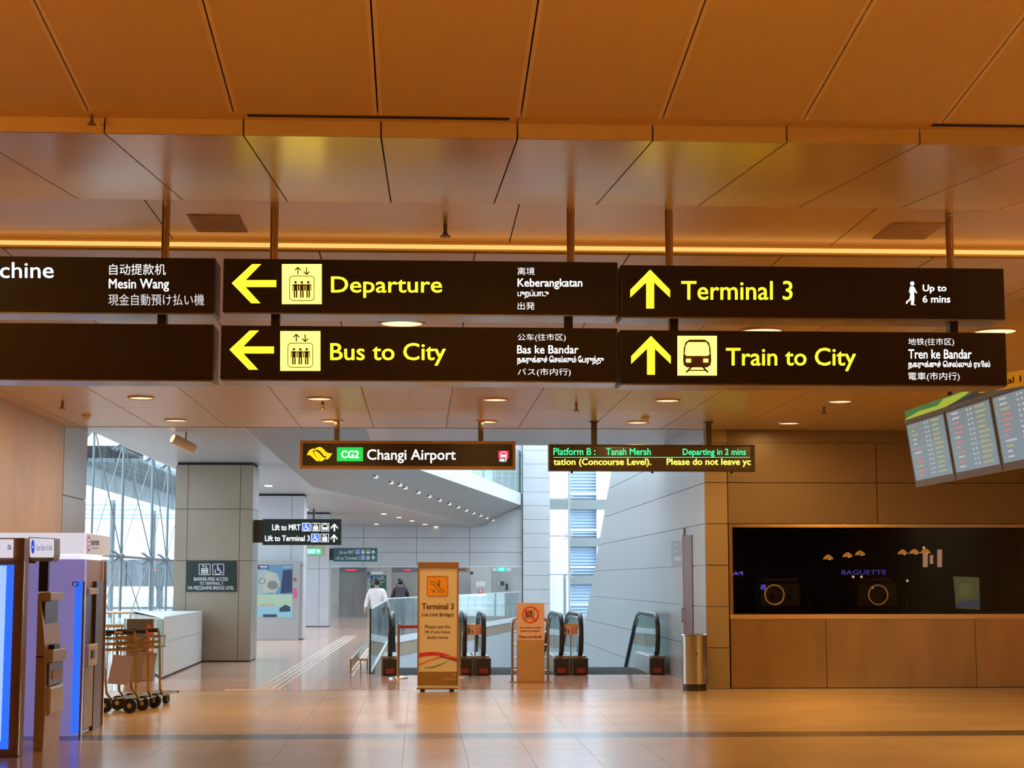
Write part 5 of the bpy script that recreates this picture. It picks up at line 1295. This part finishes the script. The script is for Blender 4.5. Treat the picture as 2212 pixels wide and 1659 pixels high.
# dark backing and sign of machine one
B(g_(47, 1250).x, g_(104, 1250, Ym + .75).x, Ym + .74, Ym + .80, fz(1290), PY(60, 1165, Ym).z).build('back_panel', mat('dark blue grey panel', (.035, .035, .05), .4), t)
B(g_(27, 1200).x, g_(62, 1200).x, Ym + .3, Ym + .36, PY(50, 1216, Ym).z, PY(50, 1162, Ym).z).build('canopy', M_brn, t)
sg = Art(1, Ym + .1, .25); sg.poly([(62, 1160), (118, 1163), (118, 1200), (116, 1208), (110, 1213), (70, 1212), (64, 1208), (62, 1200)])
s_ = sg.build('sign_box', mat('grey green sign shell', (.42, .48, .46), .4), t)
fa = Art(1, Ym + .095, .005).poly([(64.5, 1162), (116.5, 1164.5), (116.5, 1198), (115.5, 1204), (65.5, 1204), (64.5, 1198)]).build('sign_face', M_whl, t)
q = Art(1, Ym + .09, .003); q.disc(71, 1181, 3.7, 18, 15.5); q = q.build('blue_disc', mat('bank blue', (.03, .08, .55), .5, emit=(.03, .09, .75), es=.8), t); Art(1, Ym + .086, .003).disc(71, 1181.5, 1.2, 10, 3).build('disc_hole', M_whl, t)
Art(1, Ym + .086, .003).rect(70.4, 1182, 71.8, 1196).build('disc_slot', mat('bank pale blue', (.4, .5, .8), .5), t)
text('State Bank of India', (78, 1176, 113, 1189), 1, Ym + .088, mat('pale blue print', (.25, .30, .65), .5), t, .0)
# cabinet two, lavender
k0 = PZ(160, 1590, 0); Yk = k0.y; g2_ = lambda x, y: PY(x, y, Yk)
t = thing('cash_machine_cabinet', 'lavender lit cabinet with white header and blue corner strip', 'cash machine', (g2_(172, 1590).x, Yk, 0), 'cash machine cabinets')
xe_ = g2_(175, 1500).x; xw_ = g2_(40, 1400).x
zt2 = g2_(100, 1208).z; zh0, zh1 = g2_(100, 1196.5).z, g2_(100, 1151).z
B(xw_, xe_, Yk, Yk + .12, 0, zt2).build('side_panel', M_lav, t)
B(g2_(156, 1500).x, g2_(171.5, 1500).x, Yk - .01, Yk, .03, g2_(160, 1256).z).build('blue_strip', M_glow, t)
A = Art(1, Yk - .014, .004); A.line([(157, 1266), (157, 1257.5), (168.5, 1257.5), (168.5, 1266)], 1.6); A.line([(160, 1266.5), (166, 1266.5), (166, 1262)], 1.4); A.build('corner_ornament', mat('navy ornament', (.02, .03, .15), .4), t)
B(xe_ - .012, xe_ + .012, Yk - .014, Yk + .01, 0, g2_(175, 1256).z).build('edge_trim', M_chrome, t)
Yk2 = Yk + 1.29
B(-6.0 if False else g2_(-60, 1170).x, xe_, Yk - .02, Yk2, zh0, zh1).build('header_box', M_whl, t)
B(g2_(-60, 1170).x, xe_ - .05, Yk + .02, Yk2 - .05, zt2, zh0).build('header_light', M_whl, t)
B(xe_ + .001, xe_ + .03, Yk + .02, Yk2, zh0, zh1 - .01).build('header_side', mat('pale header side', (.74, .72, .72), .4, emit=(.5, .5, .52), es=.5), t)
v = xe_ + .034
y_at = lambda px: PX(px, 1175, v).y
cen = PX(191.5, 1175, v)
A = Art(0, v, .002); A.d = Vector((.002, 0, 0)); A.disc(191.5, 1175, 3.6, 20, 16); A.build('red_disc', mat('bank red', (.65, .03, .05), .5), t)
A = Art(0, v + .003, .002); A.disc(191.5, 1175, 2.6, 16, 12); A.build('disc_inner', M_whl, t); A = Art(0, v + .005, .002); A.rect(189.5, 1170, 193.5, 1171.5); A.rect(189.5, 1178, 193.5, 1179.5); A.rect(191, 1166, 192, 1186); A.build('disc_mark', mat('bank red', (.65, .03, .05), .5), t)
A = Art(0, v, .002)
for k in range(4): x_ = 198.5 + k * 4.4; A.rect(x_, 1167, x_ + .9, 1178); A.rect(x_ - .6, 1170, x_ + 2.2, 1171.2); A.rect(x_ + 1.4, 1168, x_ + 2.2, 1178.5)
A.rect(199, 1183, 213, 1184.5); A.build('print', mat('dark print', (.10, .08, .12), .5), t)
# machine front wall of cabinet two: pink beige panel, ATM, end pillar
Yp1 = Yk + 1.29
B(xe_ - .1, xe_ - .04, Yk + .12, Yp1, .02, zt2).build('front_wall', M_pchr, t)
py0 = PX(206, 1400, xe_ - .02).y
B(xe_ - .04, xe_ + .0, PX(205, 1400, xe_).y, PX(220, 1400, xe_).y, 0, PX(212, 1256, xe_).z).build('end_pillar', mat('dark bronze pillar', (.14, .08, .05), .35), t)
B(xe_ - .03, xe_ + .006, Yp1 - .02, Yp1 + .01, 0, zt2).build('edge_trim', M_chrome, t)
g3 = lambda py: PY(190, py, Yk + .6).z
B(xe_ - .06, xe_ + .03, Yk + .14, Yp1 - .62, g3(1284), g3(1270)).build('hood', M_beige2, t, bevel=.01)
B(xe_ - .06, xe_ - .03, Yk + .15, Yp1 - .64, g3(1388), g3(1284)).build('screen_recess', mat('dark brown recess', (.1, .05, .03), .3), t)
B(xe_ - .06, xe_ + .04, Yk + .14, Yp1 - .62, g3(1436), g3(1390)).build('machine_shelf', M_beige2, t, bevel=.01)
B(xe_ + .04, xe_ + .05, Yk + .3, Yk + .45, g3(1420), g3(1402)).build('card_slot', M_blackp, t)
B(xe_ - .06, xe_ + .0, Yk + .15, Yp1 - .63, .05, g3(1436)).build('machine_body', mat('grey machine body', (.40, .38, .35), .4), t, bevel=.01)

# ================================================================ PEOPLE
def skin_mesh(name, verts, edges, radii, mat_, parent, sub=2, root=0):
    me = bpy.data.meshes.new(name); off = wloc(parent)
    me.from_pydata([Vector(v) for v in verts], edges, []); o = bpy.data.objects.new(name, me); COL.objects.link(o)
    m = o.modifiers.new('skin', 'SKIN'); m.use_smooth_shade = True
    for i, r in enumerate(radii):
        d = me.skin_vertices[0].data[i]; d.radius = r if isinstance(r, tuple) else (r, r); d.use_root = (i == root)
    s = o.modifiers.new('sub', 'SUBSURF'); s.levels = sub; s.render_levels = sub
    bpy.context.view_layer.update(); dg = bpy.context.evaluated_depsgraph_get()
    m2 = bpy.data.meshes.new_from_object(o.evaluated_get(dg)); bpy.data.objects.remove(o)
    m2.materials.clear(); m2.materials.append(mat_); m2.shade_smooth()
    o2 = bpy.data.objects.new(name, m2); COL.objects.link(o2); o2.parent = parent; return o2
M_skin = mat('skin', (.42, .24, .16), .5); M_hair = mat('black hair', (.012, .01, .01), .45)
def person(loc, rz, label, shirt, trousers, sw, shoe=M_black, sleeves=True, h=1.74, lean=0):
    t = thing('person', label, 'person', (0, 0, 0)); k = h / 1.75
    # facing +y (away from viewer); sw = arm/leg swing
    J = dict(pel=(0, 0, .95), sp=(0, .01, 1.12), ch=(0, .0, 1.30), nk=(0, .0, 1.47), n2=(0, .01, 1.54), hd=(0, .02, 1.63), ht=(0, .02, 1.70))
    def S(s):
        a = sw if s > 0 else -sw
        return {'sh': (s * .175, -.005, 1.42), 'el': (s * .26, -.02 - a * .06, 1.16), 'wr': (s * .30, .04 + a * .16, .93), 'hn': (s * .30, .06 + a * .18, .86),
                'hp': (s * .09, 0, .90), 'kn': (s * .10, .03 - a * .14 + .03, .50), 'an': (s * .10, -.03 - a * .24, .10 + (.05 if a > 0 else 0)), 'ft': (s * .11, .12 - a * .22, .04 + (.02 if a > 0 else 0))}
    V = []; R = []; Eg = []; idx = {}
    def add(n, p, r): idx[n] = len(V); V.append(Vector(p)); R.append(r)
    add('pel', J['pel'], (.145, .11)); add('sp', J['sp'], (.135, .10)); add('ch', J['ch'], (.16, .11)); add('nk', J['nk'], (.06, .06)); add('n2', J['n2'], (.055, .055)); add('hd', J['hd'], (.08, .095)); add('ht', J['ht'], (.06, .075))
    for a, b in zip(['pel', 'sp', 'ch', 'nk', 'n2', 'hd'], ['sp', 'ch', 'nk', 'n2', 'hd', 'ht']): Eg.append((idx[a], idx[b]))
    for s in (-1, 1):
        L = S(s); q = str(s)
        add('sh' + q, L['sh'], .058); add('el' + q, L['el'], .042); add('wr' + q, L['wr'], .028); add('hn' + q, L['hn'], (.022, .036))
        add('hp' + q, L['hp'], .085); add('kn' + q, L['kn'], .058); add('an' + q, L['an'], .038); add('ft' + q, L['ft'], (.035, .03))
        Eg += [(idx['ch'], idx['sh' + q]), (idx['sh' + q], idx['el' + q]), (idx['el' + q], idx['wr' + q]), (idx['wr' + q], idx['hn' + q]), (idx['pel'], idx['hp' + q]), (idx['hp' + q], idx['kn' + q]), (idx['kn' + q], idx['an' + q]), (idx['an' + q], idx['ft' + q])]
        for f in range(5):   # fingers, thumb first
            hx, hy, hz = L['hn']; fx = hx - s * .0 ; fy = hy + (-.03 + .016 * f)
            if f == 4: tip = (hx - s * .02, hy + .05, hz - .03); mid = (hx - s * .01, hy + .04, hz - .005)
            else: mid = (hx - s * .004, hy - .024 + .016 * f, hz - .05); tip = (hx - s * .02, hy - .02 + .016 * f, hz - .085 - (.008 if f in (1, 2) else 0))
            add('m%d%s' % (f, q), mid, .009); add('t%d%s' % (f, q), tip, .0075); Eg += [(idx['hn' + q], idx['m%d%s' % (f, q)]), (idx['m%d%s' % (f, q)], idx['t%d%s' % (f, q)])]
    V = [v * k for v in V]; R = [(r[0] * k, r[1] * k) if isinstance(r, tuple) else r * k for r in R]
    skin_mesh('body', V, Eg, R, M_skin, t)
    # clothing
    def sub(names, ed, scale_, nm, m, extra=None):
        ii = {n: i for i, n in enumerate(names)}; vs = [V[idx[n]].copy() for n in names]; rs = []
        for n in names:
            r = R[idx[n]]; rs.append((r[0] * scale_ + .012, r[1] * scale_ + .012) if isinstance(r, tuple) else r * scale_ + .012)
        if extra: extra(ii, vs, rs)
        return skin_mesh(nm, vs, [(ii[a], ii[b]) for a, b in ed], rs, m, t)
    def hem(ii, vs, rs):
        vs[ii['pel']].z -= .10 * k; rs[ii['pel']] = (.165 * k, .125 * k)
        rs[ii['nk']] = (.085 * k, .085 * k); vs[ii['nk']].z += .015
        for q in ('-1', '1'): vs[ii['wr' + q]] = vs[ii['el' + q]].lerp(vs[ii['wr' + q]], .8); rs[ii['wr' + q]] = .042 * k
    sub(['sp', 'pel', 'ch', 'nk', 'sh-1', 'el-1', 'wr-1', 'sh1', 'el1', 'wr1'], [('pel', 'sp'), ('sp', 'ch'), ('ch', 'nk'), ('ch', 'sh-1'), ('sh-1', 'el-1'), ('el-1', 'wr-1'), ('ch', 'sh1'), ('sh1', 'el1'), ('el1', 'wr1')], 1.1, 'shirt', shirt, hem)
    sub(['pel', 'hp-1', 'kn-1', 'an-1', 'hp1', 'kn1', 'an1'], [('pel', 'hp-1'), ('hp-1', 'kn-1'), ('kn-1', 'an-1'), ('pel', 'hp1'), ('hp1', 'kn1'), ('kn1', 'an1')], 1.08, 'trousers', trousers)
    for q in ('-1', '1'):
        f = V[idx['ft' + q]]; an = V[idx['an' + q]]
        MB().ball(an.lerp(f, .5) - Vector((0, 0, .01)), .06, 12, 7, (.75, 2.1, .7)).build('shoe', shoe, t)
    hc = V[idx['hd']] + Vector((0, -.012, .035)) * k
    MB().ball(hc, .105 * k, 16, 10, (.86, 1.0, 1.05)).build('hair', M_hair, t)
    fc = V[idx['hd']] + Vector((0, .092, -.01)) * k
    MB().ball(fc + Vector((0, -.01, -.015)), .018, 8, 6, (.7, 1, 1.3)).build('nose', M_skin, t)
    for s in (-1, 1):
        MB().ball(V[idx['hd']] + Vector((s * .086 * k, 0, -.01)), .026, 8, 6, (.45, .8, 1.2)).build('ear', M_skin, t)
        MB().ball(fc + Vector((s * .032, -.018, .02)), .012, 8, 6).build('eye', M_white, t)
    MB().ball(fc + Vector((0, -.02, -.055)), .02, 8, 6, (1.2, .5, .35)).build('mouth', M_redb, t)
    t.location = loc; t.rotation_euler = (0, 0, rz); return t
M_shirt = mat('white cotton shirt', (.80, .76, .76), .7); M_khaki = mat('grey trousers', (.22, .24, .26), .8)
M_blk = mat('dark jacket', (.02, .018, .03), .7); M_jean = mat('dark trousers', (.03, .035, .05), .8)
Yp_ = 43.6; pz_ = PY(814, 1253, Yp_); zt_ = PY(814, 1249.5, Yp_).z
pA1 = person((pz_.x, Yp_, 0), math.radians(-4), 'man in a white long sleeved shirt walking away beside the glass guard', M_shirt, M_khaki, 1.0, h=zt_)
Yp_ = 51.5; pz_ = PY(865, 1253, Yp_); zt_ = PY(865, 1250.5, Yp_).z
pA2 = person((pz_.x, Yp_, 0), math.radians(3), 'man in dark clothes walking away with a backpack', M_blk, M_jean, -.7, h=zt_)
bk = thing('backpack', 'dark purple grey backpack on the back of the man in dark clothes', 'backpack', (pz_.x, Yp_ - .17, 1.0))
M_bag = mat('backpack fabric', (.06, .045, .07), .8)
B(pz_.x - .135, pz_.x + .135, Yp_ - .31, Yp_ - .135, 1.02, 1.47).build('main_compartment', M_bag, bk, bevel=.05)
B(pz_.x - .10, pz_.x + .10, Yp_ - .36, Yp_ - .30, 1.05, 1.25).build('front_pocket', M_bag, bk, bevel=.03)
for s in (-1, 1): MB().tube([(pz_.x + s * .09, Yp_ - .15, 1.44), (pz_.x + s * .11, Yp_ - .06, 1.535), (pz_.x + s * .11, Yp_ + .09, 1.50), (pz_.x + s * .13, Yp_ + .14, 1.30), (pz_.x + s * .12, Yp_ - .12, 1.08)], .016, 6).build('shoulder_strap', M_bag, bk)

# ================================================================ SHOP INTERIOR, WINDOW REFLECTIONS BUILT AS OBJECTS
for px, k in ((1673, 0), (1897, 1)):
    c = PY(px, 1285, YW + .015); R_ = .148
    o = MB().tube([(c.x + R_ * math.cos(2 * math.pi * i / 36), YW + .012, c.z + R_ * math.sin(2 * math.pi * i / 36)) for i in range(36)], .011, 6, closed=True).build('glass_ring', mat('frosted ring', (.34, .26, .22), .5))
    tag(o, ['frosted ring on the left pane of the shop window', 'frosted ring near the middle of the shop window'][k], 'ring', 'frosted rings on the shop window')
Yc = 28.2
M_dk = mat('dark counter', (.06, .05, .045), .4); M_gm = mat('dull metal', (.16, .15, .14), .35, metal=.8)
t = thing('back_counter', 'long dark counter in the unlit room behind the window', 'counter', (7.5, Yc, 0))
B(5.2, 11.2, Yc, Yc + .7, 0, 1.06).build('body', M_dk, t); B(5.15, 11.25, Yc - .04, Yc + .72, 1.06, 1.10).build('worktop', M_gm, t)
def coffee(px, lab):
    X = PY(px, 1290, Yc).x; t = thing('coffee_machine', lab, 'coffee machine', (X, Yc + .3, 1.10), 'coffee machines on the back counter')
    B(X - .35, X + .35, Yc + .15, Yc + .6, 1.18, 1.62).build('body', M_gm, t, bevel=.03); B(X - .37, X + .37, Yc + .05, Yc + .6, 1.10, 1.18).build('drip_tray', M_dk, t, bevel=.01)
    B(X - .3, X + .3, Yc + .2, Yc + .55, 1.62, 1.68).build('cup_rail', M_gm, t)
    for s in (-.15, .15): MB().cyl((X + s, Yc + .12, 1.40), (X + s, Yc + .12, 1.34), .03, 10).build('brew_head', M_gm, t)
    MB().tube([(X + .4, Yc + .2, 1.5), (X + .5, Yc + .18, 1.3), (X + .52, Yc + .18, 1.15)], .012, 6).build('steam_pipe', M_wood, t)
coffee(1690, 'dim coffee machine behind the left window ring'); coffee(1900, 'dim coffee machine behind the right window ring')
pp = []
M_reflected_lamp = mat('amber lamp shade', (.5, .25, .08), .4, emit=(.9, .33, .06), es=1.0)
labs = ['leftmost amber pendant lamp of the shop room', 'second amber pendant lamp of the shop room', 'third amber pendant lamp of the shop room', 'fourth amber pendant lamp of the shop room', 'fifth amber pendant lamp of the shop room', 'rightmost amber pendant lamp of the shop room']
for (px, py), lab in zip(((1789, 1203), (1831, 1198), (1858, 1194), (1950, 1192), (1975, 1191), (1999, 1190)), labs):
    p = PY(px, py, 29.2); t = thing('pendant_lamp', lab, 'pendant lamp', (p.x, p.y, p.z), 'amber pendant lamps in the shop room')  # lamps set in the room in place of reflections on the window
    MB().tube([(p.x, p.y, p.z + .04), (p.x, p.y, p.z + .0), (p.x, p.y, p.z - .04)], [.02, .07, .095], 16).build('shade', M_reflected_lamp, t)
    MB().ball((p.x + .02, p.y - .03, p.z - .035), .022, 8, 6).build('bulb', M_lamp, t); MB().cyl((p.x, p.y, p.z + .04), (p.x, p.y, 3.0), .004, 6).build('cord', M_dk, t)  # bulb and cord of the lamp standing in for a reflection
p0_, p1_ = PY(2063, 1248, 27.0), PY(2118, 1318, 27.0)
t = thing('leaning_poster', 'pale green and blue poster board standing inside the shop window at right', 'poster', (p0_.x, 27.0, 0))
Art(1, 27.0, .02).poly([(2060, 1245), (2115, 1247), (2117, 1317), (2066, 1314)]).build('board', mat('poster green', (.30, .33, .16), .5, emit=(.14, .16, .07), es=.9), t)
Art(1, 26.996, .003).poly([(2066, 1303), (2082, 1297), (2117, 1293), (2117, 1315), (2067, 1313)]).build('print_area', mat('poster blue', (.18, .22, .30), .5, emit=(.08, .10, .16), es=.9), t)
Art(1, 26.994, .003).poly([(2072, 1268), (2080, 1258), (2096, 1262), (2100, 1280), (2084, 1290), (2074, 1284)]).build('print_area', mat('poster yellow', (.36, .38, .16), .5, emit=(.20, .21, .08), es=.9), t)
q = PY(2090, 1318, 27.0); B(q.x - .03, q.x + .03, 27.02, 27.08, 0, q.z + .1).build('easel_leg', M_dk, t)
def reflection(txt, box, Y, lab, mirror=True, m=mat('violet neon', (.2, .15, .8), .5, emit=(.16, .12, .95), es=2.4)):  # lettering built in the room in place of a window reflection
    t = thing('neon_lettering', lab, 'sign', PY((box[0] + box[2]) / 2, box[3], Y), 'violet lit lettering behind the shop window')
    a, b = PY(box[0] - 2, box[1] - 3, Y + .03), PY(box[2] + 2, box[3] + 3, Y + .03)
    B(a.x, b.x, Y + .02, Y + .05, b.z, a.z).build('backing', M_dk, t)
    vs, fs = text_mesh(txt, .0); x0, y0, x1, y1 = box
    mb = MB(); mb.add([PY((x1 - a_ * (x1 - x0)) if mirror else (x0 + a_ * (x1 - x0)), y1 + b_ * (y0 - y1), Y) for a_, b_ in vs], [f[::-1] for f in fs] if mirror else fs); mb.build('lettering', m, t, smooth=False)
    for X in (a.x + .02, b.x - .02): MB().cyl((X, Y + .04, a.z), (X, Y + .04, 3.0), .006, 6).build('wire', M_dk, t)
reflection('PA', (1583, 1235, 1604.5, 1242.5), 28.0, 'small mirrored violet letters at the left end of the shop window')
reflection('B', (1643, 1263, 1653.5, 1273.5), 27.6, 'single mirrored violet letter at the upper left of the left window ring')
reflection('BAGUETTE', (1818, 1231.5, 1914, 1241), 28.0, 'dim violet lettering between the two rows of pendant lamps and the right ring', False, mat('dim violet neon', (.2, .15, .6), .5, emit=(.07, .055, .36), es=2.2))

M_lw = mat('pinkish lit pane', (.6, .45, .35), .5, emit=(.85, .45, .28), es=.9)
t = thing('lit_display', 'three tall pinkish lit panes deep in the unlit room, right of the pendant lamps', 'display', PY(2014, 1226, 29.6))  # glowing panes added for bright glints in the window
a, b = PY(1990, 1184, 29.63), PY(2040, 1230, 29.63); B(a.x, b.x, 29.62, 29.66, b.z, a.z).build('frame', M_dk, t)  # frame of the panes added for the glints
B((a.x + b.x) / 2 - .03, (a.x + b.x) / 2 + .03, 29.62, 29.66, 0, b.z).build('post', M_dk, t)
for bx in ((1994, 1193, 2004, 1225), (2009, 1199, 2016, 1218), (2025, 1187, 2035, 1225)): Art(1, 29.60, .01).rect(*bx).build('pane', M_lw, t)
for (px, py), lab in zip(((1843, 1246), (1861, 1246), (1884.5, 1269), (1960, 1254.5), (1995.5, 1183)), ('left of two tiny lamps under the violet lettering', 'right of two tiny lamps under the violet lettering', 'tiny lamp at the top left of the right window ring', 'single tiny lamp right of the right window ring', 'tiny lamp above the lit panes of the unlit room')):
    p = PY(px, py, 27.8); t = thing('small_lamp', lab, 'lamp', p, 'tiny lamps in the unlit room')  # bulbs added for point glints in the window
    MB().ball(p, .022, 10, 6).build('bulb', M_lamp, t); MB().cyl((p.x, p.y + .01, p.z), (p.x, p.y + .01, 3.0), .004, 6).build('cord', M_dk, t)  # bulb and cord added for a window glint

# ================================================================ GLAZED FRONT AND OUTSIDE
gf = struct('window_3', 'tall glazed front with steel masts, cross rods and clamps')
mx = [PX(x, 1150, XGL).y for x in (198, 263, 327, 361)]
my = [26.2] + mx + [mx[-1] + 4.2 * k for k in range(1, 9)]
zb_, ztr, ztp = .0, PX(300, 1205, XGL).z, 9.0
zu = PX(263, 955, XGL).z
for i in range(len(my) - 1):
    for a, b in ((.05, ztr), (ztr, zu), (zu, ztp)):
        B(XGL - .25, XGL - .235, my[i] + .02, my[i + 1] - .02, a + .02, b - .02).build('pane', M_glass_w, gf)
M_mast = mat('grey blue mast steel', (.20, .25, .28), .4, metal=.3)
for i, y in enumerate(my[1:]):
    MB().tube([(XGL, y, 0), (XGL, y, ztp)], .036 if i != 0 else .026, 8).build('mast', M_mast, gf)
for z in (ztr, zu):
    MB().tube([(XGL - .05, my[0], z), (XGL - .05, my[-1], z)], .035, 8).build('transom', M_mast, gf)
for i in range(5):
    a, b = my[i], my[i + 1]
    MB().tube([(XGL, a + .1, zu), (XGL, b - .1, ztr + .1)], .016, 6).build('cross_rod', M_mast, gf); MB().tube([(XGL, b - .1, zu), (XGL, a + .1, ztr + .1)], .010, 6).build('cross_rod', M_mast, gf)
    MB().tube([(XGL, a + .1, .1), (XGL, b - .1, ztr)], .014, 6).build('cross_rod', M_mast, gf); MB().tube([(XGL, b - .1, .1), (XGL, a + .1, ztr)], .014, 6).build('cross_rod', M_mast, gf)
    for z in (ztr, zu):
        f_ = MB(); y = b - .0
        for s in (-1, 1):
            for q in (-1, 1): f_.tube([(XGL - .02, y, z), (XGL - .22, y + s * .22, z + q * .16)], .025, 6)
        f_.ball((XGL, y, z), .09, 8, 5); f_.build('clamp', M_mast, gf)
# outside
og = struct('floor', 'bright concrete forecourt outside the glazed front')
B(-90, XGL - .4, 20, 200, -.5, -.3).build('forecourt', mat('pale concrete', (.55, .57, .58), .8, noise=(.2, .06)), og)
B(XW, 60, 80.5, 200, -.5, -.3).build('forecourt', mat('pale concrete', (.55, .57, .58), .8, noise=(.2, .06)), og)
zc = 5.25; cy0 = PZ(240, 998, zc).y
cx0, cx1 = PZ(200, 1053, zc).x, PZ(376, 1028, zc).x
k1 = (1253 - 1053) / (909 - 200); k2 = (1253 - 1028) / (909 - 376)
cx0, cx1 = -(zc - 1.65) / k1, -(zc - 1.65) / k2
t = thing('canopy', 'long dark underside of an outdoor canopy beyond the glazed front', 'canopy', (cx0, cy0, 0))
n = 10
for k in range(n):
    a, b = lerp(cx0, cx1, k / n), lerp(cx0, cx1, (k + 1) / n)
    B(a + .01, b - .01, cy0, cy0 + 60, zc, zc + .12).build('soffit_board', mat('canopy soffit grey', (.20, .23, .25), .5), t)
B(cx0, cx1, cy0, cy0 + 60, zc + .13, zc + .5).build('deck', M_dark, t); B(cx1 + .001, cx1 + .1, cy0, cy0 + 60, zc - .02, zc + .45).build('fascia', M_white, t)
for k in range(1, 5):
    for X in (cx0 - 1.5,): MB().cyl((X, cy0 + 3 + k * 12, -.3), (X, cy0 + 3 + k * 12, zc + .1), .12, 10).build('post', M_mast, t)
for k in range(6): B(cx0 - .1 + k * .16 - 1.1, cx0 + k * .16 - 1.02, cy0 - 6, cy0, zc - .1, zc - .02).build('louvre_bar', M_mast, t)
YO = 118.0
z0, z1 = PY(300, 1267, YO).z, PY(300, 1209, YO).z
t = thing('building', 'long low dark grey building across the forecourt', 'building', (-24, YO, -.3))
for k in range(12): B(-44 + k * 3.4 + .05, -44 + (k + 1) * 3.4 - .05, YO, YO + .5, z0, z1).build('wall_panel', mat('far grey cladding', (.16, .19, .21), .6), t)
B(-44, -3, YO + .5, YO + 8, z0, z1 - .1).build('body', M_dark, t)
for k in range(7): B(-42 + k * 6 - .2, -42 + k * 6 + .2, YO + .5, YO + 1, -.3, z0).build('pillar', M_mast, t)
t = thing('guard_rail', 'pale horizontal rail bars across the forecourt above the low building', 'railing', (-24, YO - 3, z1))
for py in (1093, 1103, 1114, 1121):
    z = PY(300, py, YO - 3).z; B(-44, -3, YO - 3, YO - 2.9, z, z + .12).build('rail_bar', mat('pale grey rail', (.55, .6, .62), .5), t)
for k in range(7): B(-42 + k * 6, -41.8 + k * 6, YO - 2.95, YO - 2.85, z1 - 1, PY(300, 1090, YO - 3).z).build('rail_post', mat('pale grey rail', (.55, .6, .62), .5), t)
# louvred building beyond the end window
YV_ = 86.0
t = thing('louvred_facade', 'white louvred facade with grey floor bands beyond the end window', 'building', (9, YV_, -.3))
gx = lambda px: PY(px, 1200, YV_).x; gz = lambda py: PY(1250, py, YV_).z
M_lou = mat('pale blue louvre', (.62, .74, .90), .5); M_bnd = mat('grey floor band', (.22, .24, .24), .6)
B(gx(1180), gx(1229), YV_ - .3, YV_ + .2, -.3, gz(1101)).build('left_wall', M_white, t); B(gx(1180), gx(1229), YV_ - .3, YV_ + .2, gz(1080), gz(940)).build('left_wall', M_white, t)
B(gx(1180), gx(1232), YV_ - .32, YV_ - .1, gz(1101), gz(1080)).build('floor_band', M_bnd, t)
B(gx(1288), gx(1335), YV_ - .3, YV_ + .2, -.3, gz(940)).build('right_wall', M_white, t)
for a, b in ((1080, 1101), (1162, 1181), (1243, 1260.5)): B(gx(1229), gx(1340), YV_ - .4, YV_ + .2, gz(b), gz(a)).build('floor_band', M_bnd, t)
for c_ in (1067, 1145, 1225, 1305): B(gx(1229), gx(1340), YV_ - .36, YV_ - .3, gz(c_ + 2), gz(c_ - 2)).build('white_rail', M_white, t)
lv = MB(); z = -.3
while z < gz(940): lv.extr([(gx(1229), YV_, z), (gx(1229), YV_ + .14, z + .11), (gx(1229), YV_ + .14, z + .125), (gx(1229), YV_, z + .015)], (gx(1290) - gx(1229), 0, 0)); z += .16
lv.build('louvre_blades', M_lou, t, kind='stuff')
B(gx(1229), gx(1290), YV_ + .2, YV_ + .3, -.3, gz(940)).build('back_wall', M_lou, t)
B(gx(1212), gx(1217), YV_ - 1.5, YV_ - 1.2, -.3, gz(1240)).build('corner_post', M_mast, t)
